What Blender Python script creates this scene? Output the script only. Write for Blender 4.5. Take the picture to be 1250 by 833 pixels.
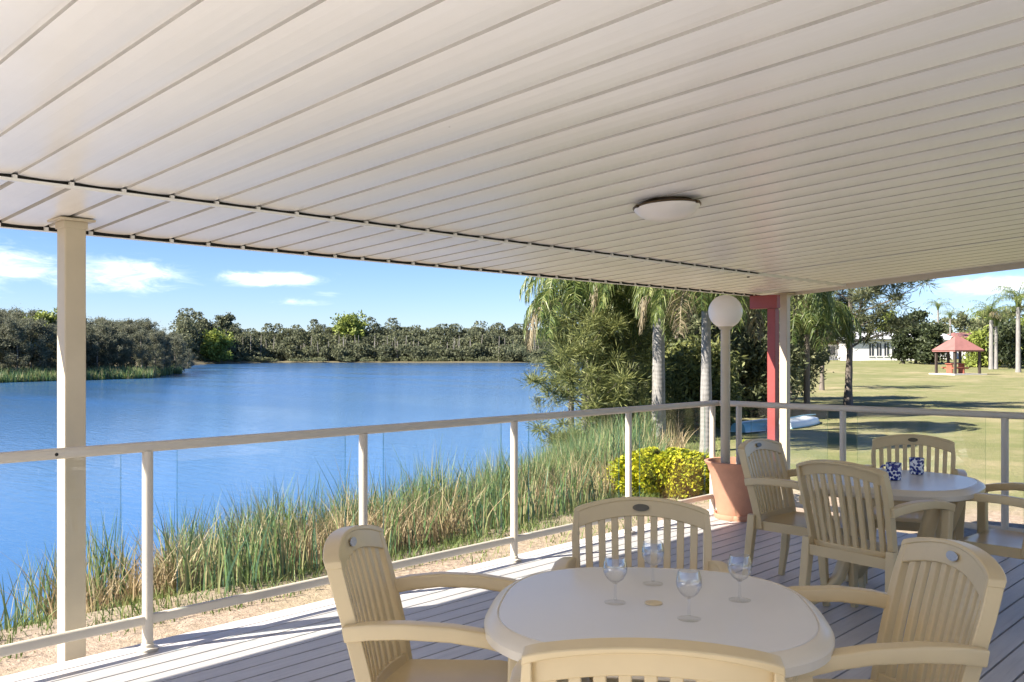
import bpy, math, random
import numpy as np
from mathutils import Vector, Matrix
C = bpy.context.scene
R = math.radians
for o in list(bpy.data.objects):
    bpy.data.objects.remove(o)

# ------------------------------------------------------------------ camera, world, sun, exposure
EYE = 1.44                      # eye height over the deck boards (deck top is z = 0)
FPX = 1110.0                    # focal length in photo pixels (photo is 1250 wide)
A0 = R(43.27)                   # camera heading measured from the long direction of the deck (+x)
CF, SF = math.cos(A0), math.sin(A0)
cam_d = bpy.data.cameras.new('camera')
cam = bpy.data.objects.new('camera', cam_d); C.collection.objects.link(cam)
cam.location = (0, 0, EYE)
cam.rotation_euler = (R(90), 0, A0 - R(90))
cam_d.sensor_width = 36
cam_d.lens = 36 * FPX / 1250
cam_d.shift_y = 0.0116
cam_d.clip_start = 0.05
cam_d.clip_end = 6000
C.camera = cam

SUN = Vector((-1.1, 0.465, 1.0)).normalized()
SUN_EL = math.asin(SUN.z)
SUN_AZ = math.atan2(SUN.x, SUN.y)
sun_d = bpy.data.lights.new('sun', 'SUN')
sun_d.energy = 5.0
sun_d.angle = R(0.5)
sun_d.color = (1.0, 0.93, 0.82)
sun = bpy.data.objects.new('sun', sun_d); C.collection.objects.link(sun)
sun.rotation_euler = SUN.to_track_quat('Z', 'Y').to_euler()
sun.location = (-20, 10, 30)

C.view_settings.view_transform = 'Standard'
C.view_settings.look = 'None'
C.view_settings.gamma = 1
C.view_settings.use_curve_mapping = False
C.view_settings.exposure = 1.72
C.cycles.use_denoising = True
C.cycles.max_bounces = 10
C.cycles.diffuse_bounces = 6
C.cycles.transparent_max_bounces = 24
C.cycles.sample_clamp_indirect = 8
C.cycles.caustics_reflective = False
C.cycles.caustics_refractive = False

W = bpy.data.worlds.new("World"); C.world = W
W.use_nodes = True
SKY_STRENGTH = 0.055
def N(nt, typ, **kw):
    n = nt.nodes.new(typ)
    for k, v in kw.items():
        if k.startswith('i_'):
            key = k[2:]
            n.inputs[int(key) if key.isdigit() else key].default_value = v
        else:
            setattr(n, k, v)
    return n
def math_node(nt, op, a, b=None, c=None, clamp=False):
    n = nt.nodes.new('ShaderNodeMath'); n.operation = op; n.use_clamp = clamp
    for i, x in enumerate((a, b, c)):
        if x is None: continue
        if isinstance(x, (int, float)): n.inputs[i].default_value = x
        else: nt.links.new(x, n.inputs[i])
    return n.outputs[0]
def build_world():
    nt = W.node_tree; nt.nodes.clear(); L = nt.links.new
    out = N(nt, 'ShaderNodeOutputWorld'); bg = N(nt, 'ShaderNodeBackground')
    sky = N(nt, 'ShaderNodeTexSky'); sky.sky_type = 'NISHITA'; sky.sun_disc = False
    sky.sun_elevation = SUN_EL; sky.sun_rotation = SUN_AZ
    sky.altitude = 1200; sky.air_density = 1.0; sky.dust_density = 0.4; sky.ozone_density = 3.5
    hs = N(nt, 'ShaderNodeHueSaturation'); hs.inputs['Saturation'].default_value = 1.06
    tint = N(nt, 'ShaderNodeMix', data_type='RGBA'); tint.blend_type = 'MULTIPLY'; tint.inputs[0].default_value = 1
    tint.inputs[7].default_value = (.80, .85, 1.05, 1); L(sky.outputs[0], tint.inputs[6])
    L(tint.outputs[2], hs.inputs['Color'])
    tc = N(nt, 'ShaderNodeTexCoord'); sep = N(nt, 'ShaderNodeSeparateXYZ')
    L(tc.outputs['Generated'], sep.inputs[0])
    M = lambda op, a, b=None, c=None, clamp=False: math_node(nt, op, a, b, c, clamp)
    az = M('ARCTAN2', sep.outputs[0], sep.outputs[1])
    el = M('ARCSINE', sep.outputs[2])
    # drifting cloud bands: centre azimuth, elevation, half widths (degrees), strength
    clouds = [(15.0, 4.8, 6.5, 1.5, 1.15), (23.2, 4.5, 5.0, 1.2, 1.05), (12.0, 2.8, 6.0, 1.0, .95), (31.8, 4.5, 4.2, 0.6, 1.15), (33.6, 3.1, 2.6, 0.36, .75),
              (27.6, 6.6, 3.0, 0.36, .8), (35.2, 3.55, 1.5, .3, .7), (75.5, 3.75, 5.0, 0.75, 1.15), (-20, 9, 14, 3, .9), (110, 14, 20, 4, .9),
              (60, 24, 18, 4, .6), (170, 20, 25, 6, .9), (-90, 18, 22, 5, .9)]
    total = None
    for a, e, wa, we, s in clouds:
        da = M('MULTIPLY', M('SUBTRACT', az, R(a)), 1 / R(wa))
        de = M('MULTIPLY', M('SUBTRACT', el, R(e)), 1 / R(we))
        q = M('ADD', M('MULTIPLY', da, da), M('MULTIPLY', de, de))
        g = M('MULTIPLY', M('EXPONENT', M('MULTIPLY', q, -1.0)), s)
        total = g if total is None else M('MAXIMUM', total, g)
    comb = N(nt, 'ShaderNodeCombineXYZ')
    L(M('MULTIPLY', az, 22.0), comb.inputs[0]); L(M('MULTIPLY', el, 85.0), comb.inputs[1])
    nz = N(nt, 'ShaderNodeTexNoise'); nz.inputs['Scale'].default_value = 1.0; nz.inputs['Detail'].default_value = 7
    nz.inputs['Roughness'].default_value = .66; nz.inputs['Distortion'].default_value = .7
    L(comb.outputs[0], nz.inputs['Vector'])
    v = M('ADD', total, M('MULTIPLY', M('SUBTRACT', nz.outputs[0], 0.5), 1.7))
    mr = N(nt, 'ShaderNodeMapRange'); mr.interpolation_type = 'SMOOTHSTEP'
    mr.inputs['From Min'].default_value = .36; mr.inputs['From Max'].default_value = 1.45
    L(v, mr.inputs['Value'])
    mask = M('MULTIPLY', M('MULTIPLY', mr.outputs[0], .86), M('MULTIPLY', total, 1.3, clamp=True))
    mix = N(nt, 'ShaderNodeMix', data_type='RGBA')
    L(mask, mix.inputs['Factor']); L(hs.outputs[0], mix.inputs[6])
    mix.inputs[7].default_value = (10.5, 10.8, 11.2, 1)
    L(mix.outputs[2], bg.inputs['Color']); bg.inputs['Strength'].default_value = SKY_STRENGTH
    L(bg.outputs[0], out.inputs[0])
build_world()

# ------------------------------------------------------------------ helpers
def cw(X, d, z=0.0):
    """a spot X metres right of and d metres ahead of the eye, in world metres"""
    return Vector((SF * X + CF * d, -CF * X + SF * d, z))
def at(px, d, z=0.0):
    return cw((px - 625) / FPX * d, d, z)
def heading(fx, fd):
    """z rotation that turns local +y to the camera-frame direction (fx right, fd ahead)"""
    w = cw(fx, fd)
    return math.atan2(-w.x, w.y)
def tag(o, label=None, cat=None, group=None, kind=None):
    if label: o['label'] = label
    if cat: o['category'] = cat
    if group: o['group'] = group
    if kind: o['kind'] = kind
    return o
def empty(name, loc=(0, 0, 0), rz=0.0):
    o = bpy.data.objects.new(name, None); C.collection.objects.link(o)
    o.location = loc; o.rotation_euler = (0, 0, rz); o.empty_display_size = .2
    return o
def link(name, me, mats, parent=None, bevel=None, loc=None):
    o = bpy.data.objects.new(name, me); C.collection.objects.link(o)
    for m in (mats if isinstance(mats, (list, tuple)) else [mats]): me.materials.append(m)
    if parent: o.parent = parent
    if loc is not None: o.location = loc
    if bevel:
        b = o.modifiers.new('bevel', 'BEVEL'); b.width = bevel; b.segments = 2; b.limit_method = 'ANGLE'; b.angle_limit = R(40)
        b.harden_normals = False
    return o
def copy_tree(o, parent=None):
    c = o.copy(); C.collection.objects.link(c)
    if parent: c.parent = parent
    for ch in list(o.children): copy_tree(ch, c)
    return c
class MB:
    def __init__(s): s.v = []; s.f = []; s.m = []; s.cur = 0
    def add(s, vs, fs):
        k = len(s.v); s.v += [tuple(p) for p in vs]
        s.f += [tuple(i + k for i in f) for f in fs]; s.m += [s.cur] * len(fs)
        return s
    def box(s, x0, x1, y0, y1, z0, z1, mat=None):
        vs = [(x, y, z) for z in (z0, z1) for y in (y0, y1) for x in (x0, x1)]
        if mat is not None: vs = [mat @ Vector(p) for p in vs]
        return s.add(vs, [(0, 2, 3, 1), (4, 5, 7, 6), (0, 1, 5, 4), (2, 6, 7, 3), (0, 4, 6, 2), (1, 3, 7, 5)])
    def cbox(s, c, sx, sy, sz, rz=0.0):
        m = Matrix.Translation(Vector(c)) @ Matrix.Rotation(rz, 4, 'Z')
        return s.box(-sx / 2, sx / 2, -sy / 2, sy / 2, -sz / 2, sz / 2, m)
    def tube(s, pts, r, n=12, cap=True):
        return s.sweep(pts, None, None, r=r, n=n, cap=cap)
    def sweep(s, pts, w=None, h=None, r=None, n=12, cap=True, up=(0, 0, 1), p=3.2):
        pts = [Vector(q) for q in pts]; k = len(pts); rings = []; U = Vector(up)
        get = lambda x, i: x[i] if isinstance(x, (list, tuple)) else x
        for i, q in enumerate(pts):
            t = (pts[min(i + 1, k - 1)] - pts[max(i - 1, 0)]).normalized()
            a = t.cross(U)
            if a.length < 1e-3: a = t.cross(Vector((0, 1, 0)))
            a.normalize(); b = a.cross(t).normalized()
            ring = []
            for j in range(n):
                th = 2 * math.pi * (j + .5) / n; c, sn = math.cos(th), math.sin(th)
                if r is not None: ring.append(q + a * c * get(r, i) + b * sn * get(r, i))
                else:
                    c = math.copysign(abs(c) ** (2 / p), c); sn = math.copysign(abs(sn) ** (2 / p), sn)
                    ring.append(q + a * c * get(w, i) / 2 + b * sn * get(h, i) / 2)
            rings += ring
        fs = [(i * n + j, i * n + (j + 1) % n, (i + 1) * n + (j + 1) % n, (i + 1) * n + j) for i in range(k - 1) for j in range(n)]
        if cap: fs += [tuple(range(n - 1, -1, -1)), tuple((k - 1) * n + j for j in range(n))]
        return s.add(rings, fs)
    def lathe(s, prof, n=32, c=(0, 0, 0), shape=None):
        c = Vector(c); vs = []; k = len(prof)
        for r, z in prof:
            for j in range(n):
                th = 2 * math.pi * j / n; q = shape(th) if shape else 1.0
                vs.append(c + Vector((r * q * math.cos(th), r * q * math.sin(th), z)))
        fs = [(i * n + j, i * n + (j + 1) % n, (i + 1) * n + (j + 1) % n, (i + 1) * n + j) for i in range(k - 1) for j in range(n)]
        if prof[0][0] > 1e-4: fs.append(tuple(range(n - 1, -1, -1)))
        if prof[-1][0] > 1e-4: fs.append(tuple((k - 1) * n + j for j in range(n)))
        return s.add(vs, fs)
    def build(s, name, mats, parent=None, smooth=None, bevel=None, loc=None, off=None):
        me = bpy.data.meshes.new(name)
        vs = s.v
        if off is not None: vs = [(p[0] - off[0], p[1] - off[1], p[2] - off[2]) for p in vs]
        me.from_pydata([tuple(float(x) for x in p) for p in vs], [], [tuple(int(i) for i in f) for f in s.f]); me.update()
        me.polygons.foreach_set('material_index', np.asarray(s.m, np.int32))
        if smooth:
            me.polygons.foreach_set('use_smooth', np.ones(len(me.polygons), bool))
            me.set_sharp_from_angle(angle=R(smooth))
        return link(name, me, mats, parent, bevel, loc)
def np_mesh(name, verts, faces, mats, parent=None, mi=None, smooth=False, loc=None):
    """verts (N,3), faces (M,4) as arrays"""
    verts = np.asarray(verts, np.float32); faces = np.asarray(faces, np.int32)
    me = bpy.data.meshes.new(name); k = faces.shape[1]
    me.vertices.add(len(verts)); me.vertices.foreach_set('co', verts.ravel())
    me.loops.add(faces.size); me.loops.foreach_set('vertex_index', faces.ravel())
    me.polygons.add(len(faces))
    me.polygons.foreach_set('loop_start', np.arange(0, faces.size, k, dtype=np.int32))
    if mi is not None: me.polygons.foreach_set('material_index', np.asarray(mi, np.int32))
    me.polygons.foreach_set('use_smooth', np.full(len(faces), smooth))
    me.update(calc_edges=True)
    return link(name, me, mats, parent, loc=loc)
def norm(a): return a / np.maximum(np.linalg.norm(a, axis=-1, keepdims=True), 1e-9)
def leaf_quads(c, d, L, Wd, rng, roll=True):
    """rhombic leaves: centres c, long axes d (unit), lengths L, widths Wd"""
    n = len(c); r = norm(rng.normal(size=(n, 3))); sd = norm(np.cross(d, r))
    L = np.broadcast_to(L, (n,))[:, None] * .5; Wd = np.broadcast_to(Wd, (n,))[:, None] * .5
    v = np.stack([c - d * L, c + sd * Wd - d * L * .15, c + d * L, c - sd * Wd - d * L * .15], 1).reshape(-1, 3)
    return v, np.arange(4 * n).reshape(n, 4)
def merge(parts):
    vs, fs, k = [], [], 0
    for v, f in parts:
        vs.append(v); fs.append(f + k); k += len(v)
    return np.concatenate(vs), np.concatenate(fs)
def smooth01(x): x = np.clip(x, 0, 1); return x * x * (3 - 2 * x)

# ------------------------------------------------------------------ materials
def new_mat(name):
    m = bpy.data.materials.new(name); m.use_nodes = True; nt = m.node_tree
    return m, nt, nt.nodes['Principled BSDF'], nt.links.new
def coord(nt, kind='Object', scale=(1, 1, 1)):
    tc = N(nt, 'ShaderNodeTexCoord'); mp = N(nt, 'ShaderNodeMapping'); mp.inputs['Scale'].default_value = scale
    nt.links.new(tc.outputs[kind], mp.inputs[0]); return mp.outputs[0]
def noise(nt, vec, scale, detail=4, rough=.55, dist=0.0):
    n = N(nt, 'ShaderNodeTexNoise'); n.inputs['Scale'].default_value = scale; n.inputs['Detail'].default_value = detail
    n.inputs['Roughness'].default_value = rough; n.inputs['Distortion'].default_value = dist
    nt.links.new(vec, n.inputs['Vector']); return n.outputs[0]
def ramp(nt, fac, stops, interp='LINEAR'):
    r = N(nt, 'ShaderNodeValToRGB'); cr = r.color_ramp; cr.interpolation = interp
    while len(cr.elements) < len(stops): cr.elements.new(.5)
    for e, (p, c) in zip(cr.elements, stops): e.position = p; e.color = (*c, 1)
    nt.links.new(fac, r.inputs[0]); return r.outputs[0]
def mixc(nt, fac, a, b, mode='MIX'):
    m = N(nt, 'ShaderNodeMix', data_type='RGBA'); m.blend_type = mode
    for x, i in ((fac, 0), (a, 6), (b, 7)):
        if isinstance(x, (int, float)): m.inputs[i].default_value = x
        elif isinstance(x, tuple): m.inputs[i].default_value = (*x, 1)
        else: nt.links.new(x, m.inputs[i])
    return m.outputs[2]
def bump(nt, h, strength, dist, bsdf):
    b = N(nt, 'ShaderNodeBump'); b.inputs['Strength'].default_value = strength; b.inputs['Distance'].default_value = dist
    nt.links.new(h, b.inputs['Height']); nt.links.new(b.outputs[0], bsdf.inputs['Normal'])
def painted(name, col, rough=.5, var=.08, scale=6, bmp=.02, spec=.5, kind='Object', metal=0.0, rvar=.2):
    m, nt, b, L = new_mat(name); v = coord(nt, kind)
    n1 = noise(nt, v, scale, 6, .6); n2 = noise(nt, v, scale * 9, 3)
    dark = tuple(c * (1 - var * 2.2) for c in col); lite = tuple(min(1, c * (1 + var)) for c in col)
    c = ramp(nt, n1, [(.25, dark), (.6, col), (.85, lite)])
    L(c, b.inputs['Base Color'])
    L(math_node(nt, 'ADD', math_node(nt, 'MULTIPLY', n2, rvar), rough - rvar / 2), b.inputs['Roughness'])
    b.inputs['Specular IOR Level'].default_value = spec; b.inputs['Metallic'].default_value = metal
    if bmp: bump(nt, n2, bmp, .02, b)
    return m
def leaf_mat(name, stops, rough=.55, transl=.25, clump=.6, cscale=1.2):
    """leaf colours differ leaf by leaf and clump by clump"""
    m, nt, b, L = new_mat(name)
    g = N(nt, 'ShaderNodeNewGeometry'); v = coord(nt)
    n = noise(nt, v, cscale, 3)
    f = math_node(nt, 'ADD', math_node(nt, 'MULTIPLY', g.outputs['Random Per Island'], 1 - clump), math_node(nt, 'MULTIPLY', n, clump))
    c = ramp(nt, f, stops); L(c, b.inputs['Base Color']); b.inputs['Roughness'].default_value = rough
    b.inputs['Specular IOR Level'].default_value = .35
    t = N(nt, 'ShaderNodeBsdfTranslucent'); L(c, t.inputs[0])
    mx = N(nt, 'ShaderNodeMixShader'); mx.inputs[0].default_value = transl
    L(b.outputs[0], mx.inputs[1]); L(t.outputs[0], mx.inputs[2])
    L(mx.outputs[0], nt.nodes['Material Output'].inputs[0])
    return m
def clear_glass(name, tint, base=.04, power=5.0, gain=.9):
    m, nt, b, L = new_mat(name); nt.nodes.remove(b)
    lw = N(nt, 'ShaderNodeLayerWeight'); lw.inputs['Blend'].default_value = .5
    f = math_node(nt, 'ADD', math_node(nt, 'MULTIPLY', math_node(nt, 'POWER', lw.outputs['Facing'], power), gain), base, clamp=True)
    tr = N(nt, 'ShaderNodeBsdfTransparent'); tr.inputs[0].default_value = (*tint, 1)
    gl = N(nt, 'ShaderNodeBsdfGlossy'); gl.inputs['Roughness'].default_value = .01
    mx = N(nt, 'ShaderNodeMixShader'); L(f, mx.inputs[0]); L(tr.outputs[0], mx.inputs[1]); L(gl.outputs[0], mx.inputs[2])
    L(mx.outputs[0], nt.nodes['Material Output'].inputs[0])
    return m

def ceiling_mat():
    m, nt, b, L = new_mat('ceiling_paint')
    v = coord(nt); vs = coord(nt, scale=(30, 1.2, 1))
    n1 = noise(nt, v, 1.1, 6, .62); n2 = noise(nt, vs, 1.0, 4); n3 = noise(nt, v, 45, 2)
    c = ramp(nt, n1, [(.3, (.82, .805, .78)), (.55, (.87, .86, .845)), (.8, (.895, .89, .875))])
    c = mixc(nt, math_node(nt, 'MULTIPLY', n2, .42), c, (.74, .715, .68))
    # dust specks
    vo = N(nt, 'ShaderNodeTexVoronoi'); vo.inputs['Scale'].default_value = 2.6; L(v, vo.inputs['Vector'])
    sp = math_node(nt, 'LESS_THAN', vo.outputs['Distance'], .011)
    c = mixc(nt, math_node(nt, 'MULTIPLY', sp, .6), c, (.2, .16, .12))
    L(c, b.inputs['Base Color']); b.inputs['Roughness'].default_value = .3; b.inputs['Specular IOR Level'].default_value = .5
    bump(nt, math_node(nt, 'ADD', n2, math_node(nt, 'MULTIPLY', n3, .3)), .06, .01, b)
    return m
def deck_mat():
    m, nt, b, L = new_mat('deck_paint')
    v = coord(nt); vg = coord(nt, scale=(1.5, 26, 1)); vb = coord(nt, scale=(.02, 1 / .118, 1))
    g = noise(nt, vg, 2.2, 6, .65); w = noise(nt, v, .9, 6, .6); bt = noise(nt, vb, 5.0, 0)
    c = ramp(nt, g, [(.25, (.40, .38, .365)), (.5, (.52, .495, .475)), (.8, (.59, .565, .545))])
    c = mixc(nt, ramp(nt, w, [(.42, (0, 0, 0)), (.75, (.55, .55, .55))]), c, (.33, .32, .325))
    c = mixc(nt, ramp(nt, bt, [(.35, (0, 0, 0)), (.7, (.35, .35, .35))]), c, (.58, .56, .55))
    L(c, b.inputs['Base Color']); L(math_node(nt, 'ADD', math_node(nt, 'MULTIPLY', g, .25), .33), b.inputs['Roughness'])
    bump(nt, g, .2, .01, b)
    return m
def ground_mat():
    m, nt, b, L = new_mat('ground_cover')
    v = coord(nt); n_big = noise(nt, v, .06, 5, .6); n_mid = noise(nt, v, .7, 6, .65); n_fine = noise(nt, v, 14, 5, .7)
    lawn = ramp(nt, n_mid, [(.22, (.12, .145, .05)), (.42, (.205, .205, .09)), (.58, (.31, .265, .145)), (.75, (.40, .33, .21))])
    lawn = mixc(nt, ramp(nt, n_big, [(.42, (0, 0, 0)), (.6, (.7, .7, .7))]), lawn, (.14, .165, .055))
    lawn = mixc(nt, math_node(nt, 'MULTIPLY', n_fine, .5), lawn, (.13, .12, .06))
    sand = ramp(nt, n_fine, [(.25, (.21, .155, .11)), (.5, (.33, .255, .19)), (.8, (.44, .36, .28))])
    sand = mixc(nt, ramp(nt, n_mid, [(.45, (0, 0, 0)), (.7, (.6, .6, .6))]), sand, (.26, .22, .12))
    sep = N(nt, 'ShaderNodeSeparateXYZ'); tc = N(nt, 'ShaderNodeTexCoord'); L(tc.outputs['Object'], sep.inputs[0])
    M = lambda *a, **k: math_node(nt, *a, **k)
    jit = M('MULTIPLY', M('SUBTRACT', n_mid, .5), 3.0)
    dy = M('ADD', sep.outputs[1], jit); dx = M('ADD', sep.outputs[0], jit)
    mk = lambda x, lo, hi: (lambda r: (setattr(r, 'interpolation_type', 'SMOOTHSTEP'), setattr(r.inputs['From Min'], 'default_value', lo),
                            setattr(r.inputs['From Max'], 'default_value', hi), L(x, r.inputs['Value']), r.outputs[0])[-1])(N(nt, 'ShaderNodeMapRange'))
    band = M('MULTIPLY', mk(dy, 2.0, 3.0), M('SUBTRACT', 1.0, mk(dx, 12.5, 14.5)))
    c = mixc(nt, band, lawn, sand)
    rr = N(nt, 'ShaderNodeVectorMath', operation='LENGTH'); L(tc.outputs['Object'], rr.inputs[0])
    wild = M('MULTIPLY', mk(rr.outputs['Value'], 60.0, 80.0), mk(M('SUBTRACT', sep.outputs[1], M('MULTIPLY', sep.outputs[0], .62)), 2.0, 12.0))
    c = mixc(nt, wild, c, mixc(nt, n_mid, (.10, .095, .05), (.23, .19, .12)))
    # muddy and leaf-littered ground low down near the water line
    low = M('SUBTRACT', 1.0, mk(sep.outputs[2], -1.45, -1.0))
    c = mixc(nt, low, c, (.10, .085, .05))
    L(c, b.inputs['Base Color']); b.inputs['Roughness'].default_value = .95; b.inputs['Specular IOR Level'].default_value = .15
    bump(nt, n_fine, .7, .06, b)
    return m
def water_mat():
    m, nt, b, L = new_mat('lake_water')
    v = coord(nt); v2 = coord(nt, scale=(.35, .35, 1))
    r = N(nt, 'ShaderNodeMapping'); r.inputs['Rotation'].default_value = (0, 0, R(47)); r.inputs['Scale'].default_value = (2.2, .55, 1)
    L(v, r.inputs[0])
    n1 = noise(nt, r.outputs[0], 2.4, 5, .6, .3); n2 = noise(nt, r.outputs[0], .05, 4, .55, .6)
    sp = N(nt, 'ShaderNodeSeparateXYZ'); L(v, sp.inputs[0])
    shel = N(nt, 'ShaderNodeMapRange'); shel.interpolation_type = 'SMOOTHSTEP'; shel.inputs['From Min'].default_value = 12; shel.inputs['From Max'].default_value = 60
    L(math_node(nt, 'SUBTRACT', sp.outputs[1], math_node(nt, 'MULTIPLY', sp.outputs[0], .3)), shel.inputs['Value'])
    wind = math_node(nt, 'MULTIPLY', ramp(nt, n2, [(.40, (.25, .25, .25)), (.60, (1, 1, 1))]), shel.outputs[0])
    c = mixc(nt, wind, (.052, .135, .285), (.022, .085, .215))
    L(c, b.inputs['Base Color'])
    L(math_node(nt, 'ADD', math_node(nt, 'MULTIPLY', wind, .1), .07), b.inputs['Roughness'])
    b.inputs['IOR'].default_value = 1.33
    bm = N(nt, 'ShaderNodeBump'); bm.inputs['Distance'].default_value = .07
    L(math_node(nt, 'ADD', math_node(nt, 'MULTIPLY', wind, .55), .2), bm.inputs['Strength'])
    L(n1, bm.inputs['Height']); L(bm.outputs[0], b.inputs['Normal'])
    return m
def bark_mat(name, a, bcol, rings=0.0):
    m, nt, b, L = new_mat(name); v = coord(nt); vs = coord(nt, scale=(9, 9, 1.6))
    n1 = noise(nt, vs, 2.0, 6, .65); c = ramp(nt, n1, [(.3, a), (.7, bcol)])
    h = n1
    if rings:
        w = N(nt, 'ShaderNodeTexWave'); w.bands_direction = 'Z'; w.inputs['Scale'].default_value = rings; w.inputs['Distortion'].default_value = 5; w.inputs['Detail'].default_value = 4
        L(v, w.inputs['Vector']); c = mixc(nt, math_node(nt, 'MULTIPLY', w.outputs[1], .16), c, tuple(x * .5 for x in a)); h = w.outputs[1]
    L(c, b.inputs['Base Color']); b.inputs['Roughness'].default_value = .9
    bump(nt, h, .12 if rings else .5, .03, b); return m
def mug_mat():
    m, nt, b, L = new_mat('mug_glaze'); v = coord(nt)
    vo = N(nt, 'ShaderNodeTexVoronoi'); vo.inputs['Scale'].default_value = 62; L(v, vo.inputs['Vector'])
    n = noise(nt, v, 60, 2)
    f = math_node(nt, 'ADD', math_node(nt, 'MULTIPLY', vo.outputs['Distance'], .8), math_node(nt, 'MULTIPLY', n, .5))
    c = ramp(nt, f, [(.0, (.01, .02, .16)), (.68, (.015, .03, .2)), (.72, (.75, .78, .82))])
    L(c, b.inputs['Base Color']); b.inputs['Roughness'].default_value = .15; return m

M_ceil = ceiling_mat(); M_deck = deck_mat(); M_ground = ground_mat(); M_water = water_mat()
M_cream = painted('cream_powder_coat', (.60, .545, .455), .42, .05, 3)
M_post = painted('beige_post_paint', (.54, .465, .34), .5, .06, 3)
M_jointshade = painted('joint_groove_shade', (.52, .495, .46), .6, .1, 4, .02)  # shade of the rib grooves put into a darker colour
M_slot = painted('gap_shade_and_screw', (.02, .019, .018), .8, .05, 5, 0)  # near-black stands for shade inside the gaps and hole; also the screw's colour
M_chair = painted('beige_resin', (.61, .48, .27), .30, .04, 5, .02, .5, rvar=.06)
M_table = painted('resin_top_glare', (.66, .65, .63), .24, .02, 1.5, 0, .5, rvar=0)  # sky glare on the top put into a paler base colour
M_rim = painted('table_rim_resin', (.64, .57, .45), .3, .03, 5, 0, .5, rvar=.04)
M_badge = painted('dark_badge', (.10, .085, .05), .35, .1, 30)
M_badge2 = painted('blue_badge', (.35, .38, .45), .3, .05, 30)
M_pane = clear_glass('balustrade_glass', (.98, .99, .985), .03)
M_paneedge = clear_glass('balustrade_glass_edge', (.45, .62, .58), .10)
M_wine = clear_glass('wine_glass_bowl', (.972, .976, .98), .075, 2.2, .9)
M_foot = clear_glass('wine_glass_foot', (.985, .988, .99), .03, 4.0, .35)
M_terra = painted('terracotta', (.58, .29, .185), .75, .09, 5, .1)
M_soil = painted('potting_soil', (.06, .045, .03), .95, .2, 30, .4)
M_globe, _nt, _b, _L = new_mat('opal_globe')
_b.inputs['Base Color'].default_value = (.86, .82, .79, 1); _b.inputs['Roughness'].default_value = .35
_b.inputs['Subsurface Weight'].default_value = .25; _b.inputs['Subsurface Radius'].default_value = (.05, .05, .05)
M_brass = painted('dark_bronze', (.10, .065, .035), .4, .1, 10, 0, .5, metal=.6)
M_red = painted('red_painted_steel', (.26, .045, .04), .5, .08, 4)
M_dark = painted('under_deck_timber', (.04, .035, .03), .9, .1, 5)
M_palmbark = bark_mat('palm_trunk', (.16, .15, .14), (.32, .305, .285), 3.2)
M_bark = bark_mat('grey_bark', (.085, .07, .055), (.22, .185, .155))
M_palebark = bark_mat('pale_bark', (.25, .22, .19), (.42, .38, .33))
M_palm = leaf_mat('palm_leaf', [(.2, (.06, .10, .03)), (.5, (.14, .19, .05)), (.8, (.27, .29, .10))], .4, .35, .35)
M_palmdry = leaf_mat('dry_palm_leaf', [(.2, (.13, .105, .06)), (.8, (.27, .22, .13))], .6, .2, .3)
M_pine = leaf_mat('pine_needle', [(.25, (.07, .09, .03)), (.5, (.16, .18, .055)), (.8, (.32, .32, .11))], .55, .35, .5)
M_olive = leaf_mat('olive_leaf', [(.25, (.075, .095, .042)), (.5, (.145, .16, .08)), (.8, (.25, .25, .13))], .6, .35, .5)
M_dkleaf = leaf_mat('dark_leaf', [(.25, (.025, .036, .016)), (.5, (.05, .066, .028)), (.8, (.10, .12, .05))], .55, .25, .5)
M_wood = leaf_mat('far_wood_leaf', [(.25, (.075, .09, .055)), (.45, (.125, .14, .08)), (.6, (.165, .17, .10)), (.78, (.20, .215, .10))], .7, .4, .55, .14)
M_shore = leaf_mat('shore_tree_leaf', [(.25, (.09, .105, .07)), (.48, (.15, .16, .10)), (.62, (.19, .19, .13)), (.8, (.26, .25, .17))], .7, .4, .55, .35)
M_lime = leaf_mat('lime_leaf', [(.2, (.12, .16, .03)), (.8, (.30, .34, .07))], .6, .25, .5)
M_gold = leaf_mat('golden_leaf', [(.2, (.12, .18, .015)), (.38, (.30, .34, .02)), (.62, (.52, .50, .025)), (.9, (.66, .60, .05))], .5, .3, .35, 3.0)
M_reed = leaf_mat('reed_leaf', [(.15, (.06, .12, .075)), (.38, (.09, .17, .075)), (.55, (.16, .24, .07)), (.7, (.29, .28, .13)), (.85, (.46, .38, .22))], .5, .3, .45, .9)
M_dry = leaf_mat('dry_reed', [(.15, (.13, .15, .05)), (.35, (.24, .19, .095)), (.6, (.40, .30, .17)), (.9, (.52, .42, .26))], .6, .25, .4, 1.3)
M_tuft = leaf_mat('verge_grass', [(.2, (.075, .13, .03)), (.6, (.16, .21, .055)), (.9, (.30, .28, .12))], .6, .25, .4, 1.0)
M_wall = painted('white_render', (.74, .72, .69), .8, .05, .5)
M_winframe = painted('dark_window', (.03, .035, .045), .15, .05, 2, 0)
M_roofred = painted('red_roof_tiles', (.27, .115, .10), .75, .1, 2)
M_roofpale = painted('pale_roof_sheet', (.62, .62, .64), .55, .05, 1)
M_brown = painted('dark_stained_timber', (.055, .04, .03), .7, .1, 4)
M_slab = painted('pale_concrete', (.52, .5, .46), .85, .06, 1)
M_bench = painted('red_brown_timber', (.33, .10, .06), .6, .1, 3)
M_boat = painted('white_boat_hull', (.70, .74, .76), .35, .05, 2)
M_boatb = painted('aqua_boat_stripe', (.25, .48, .52), .35, .05, 2)
M_mug = mug_mat()

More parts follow.
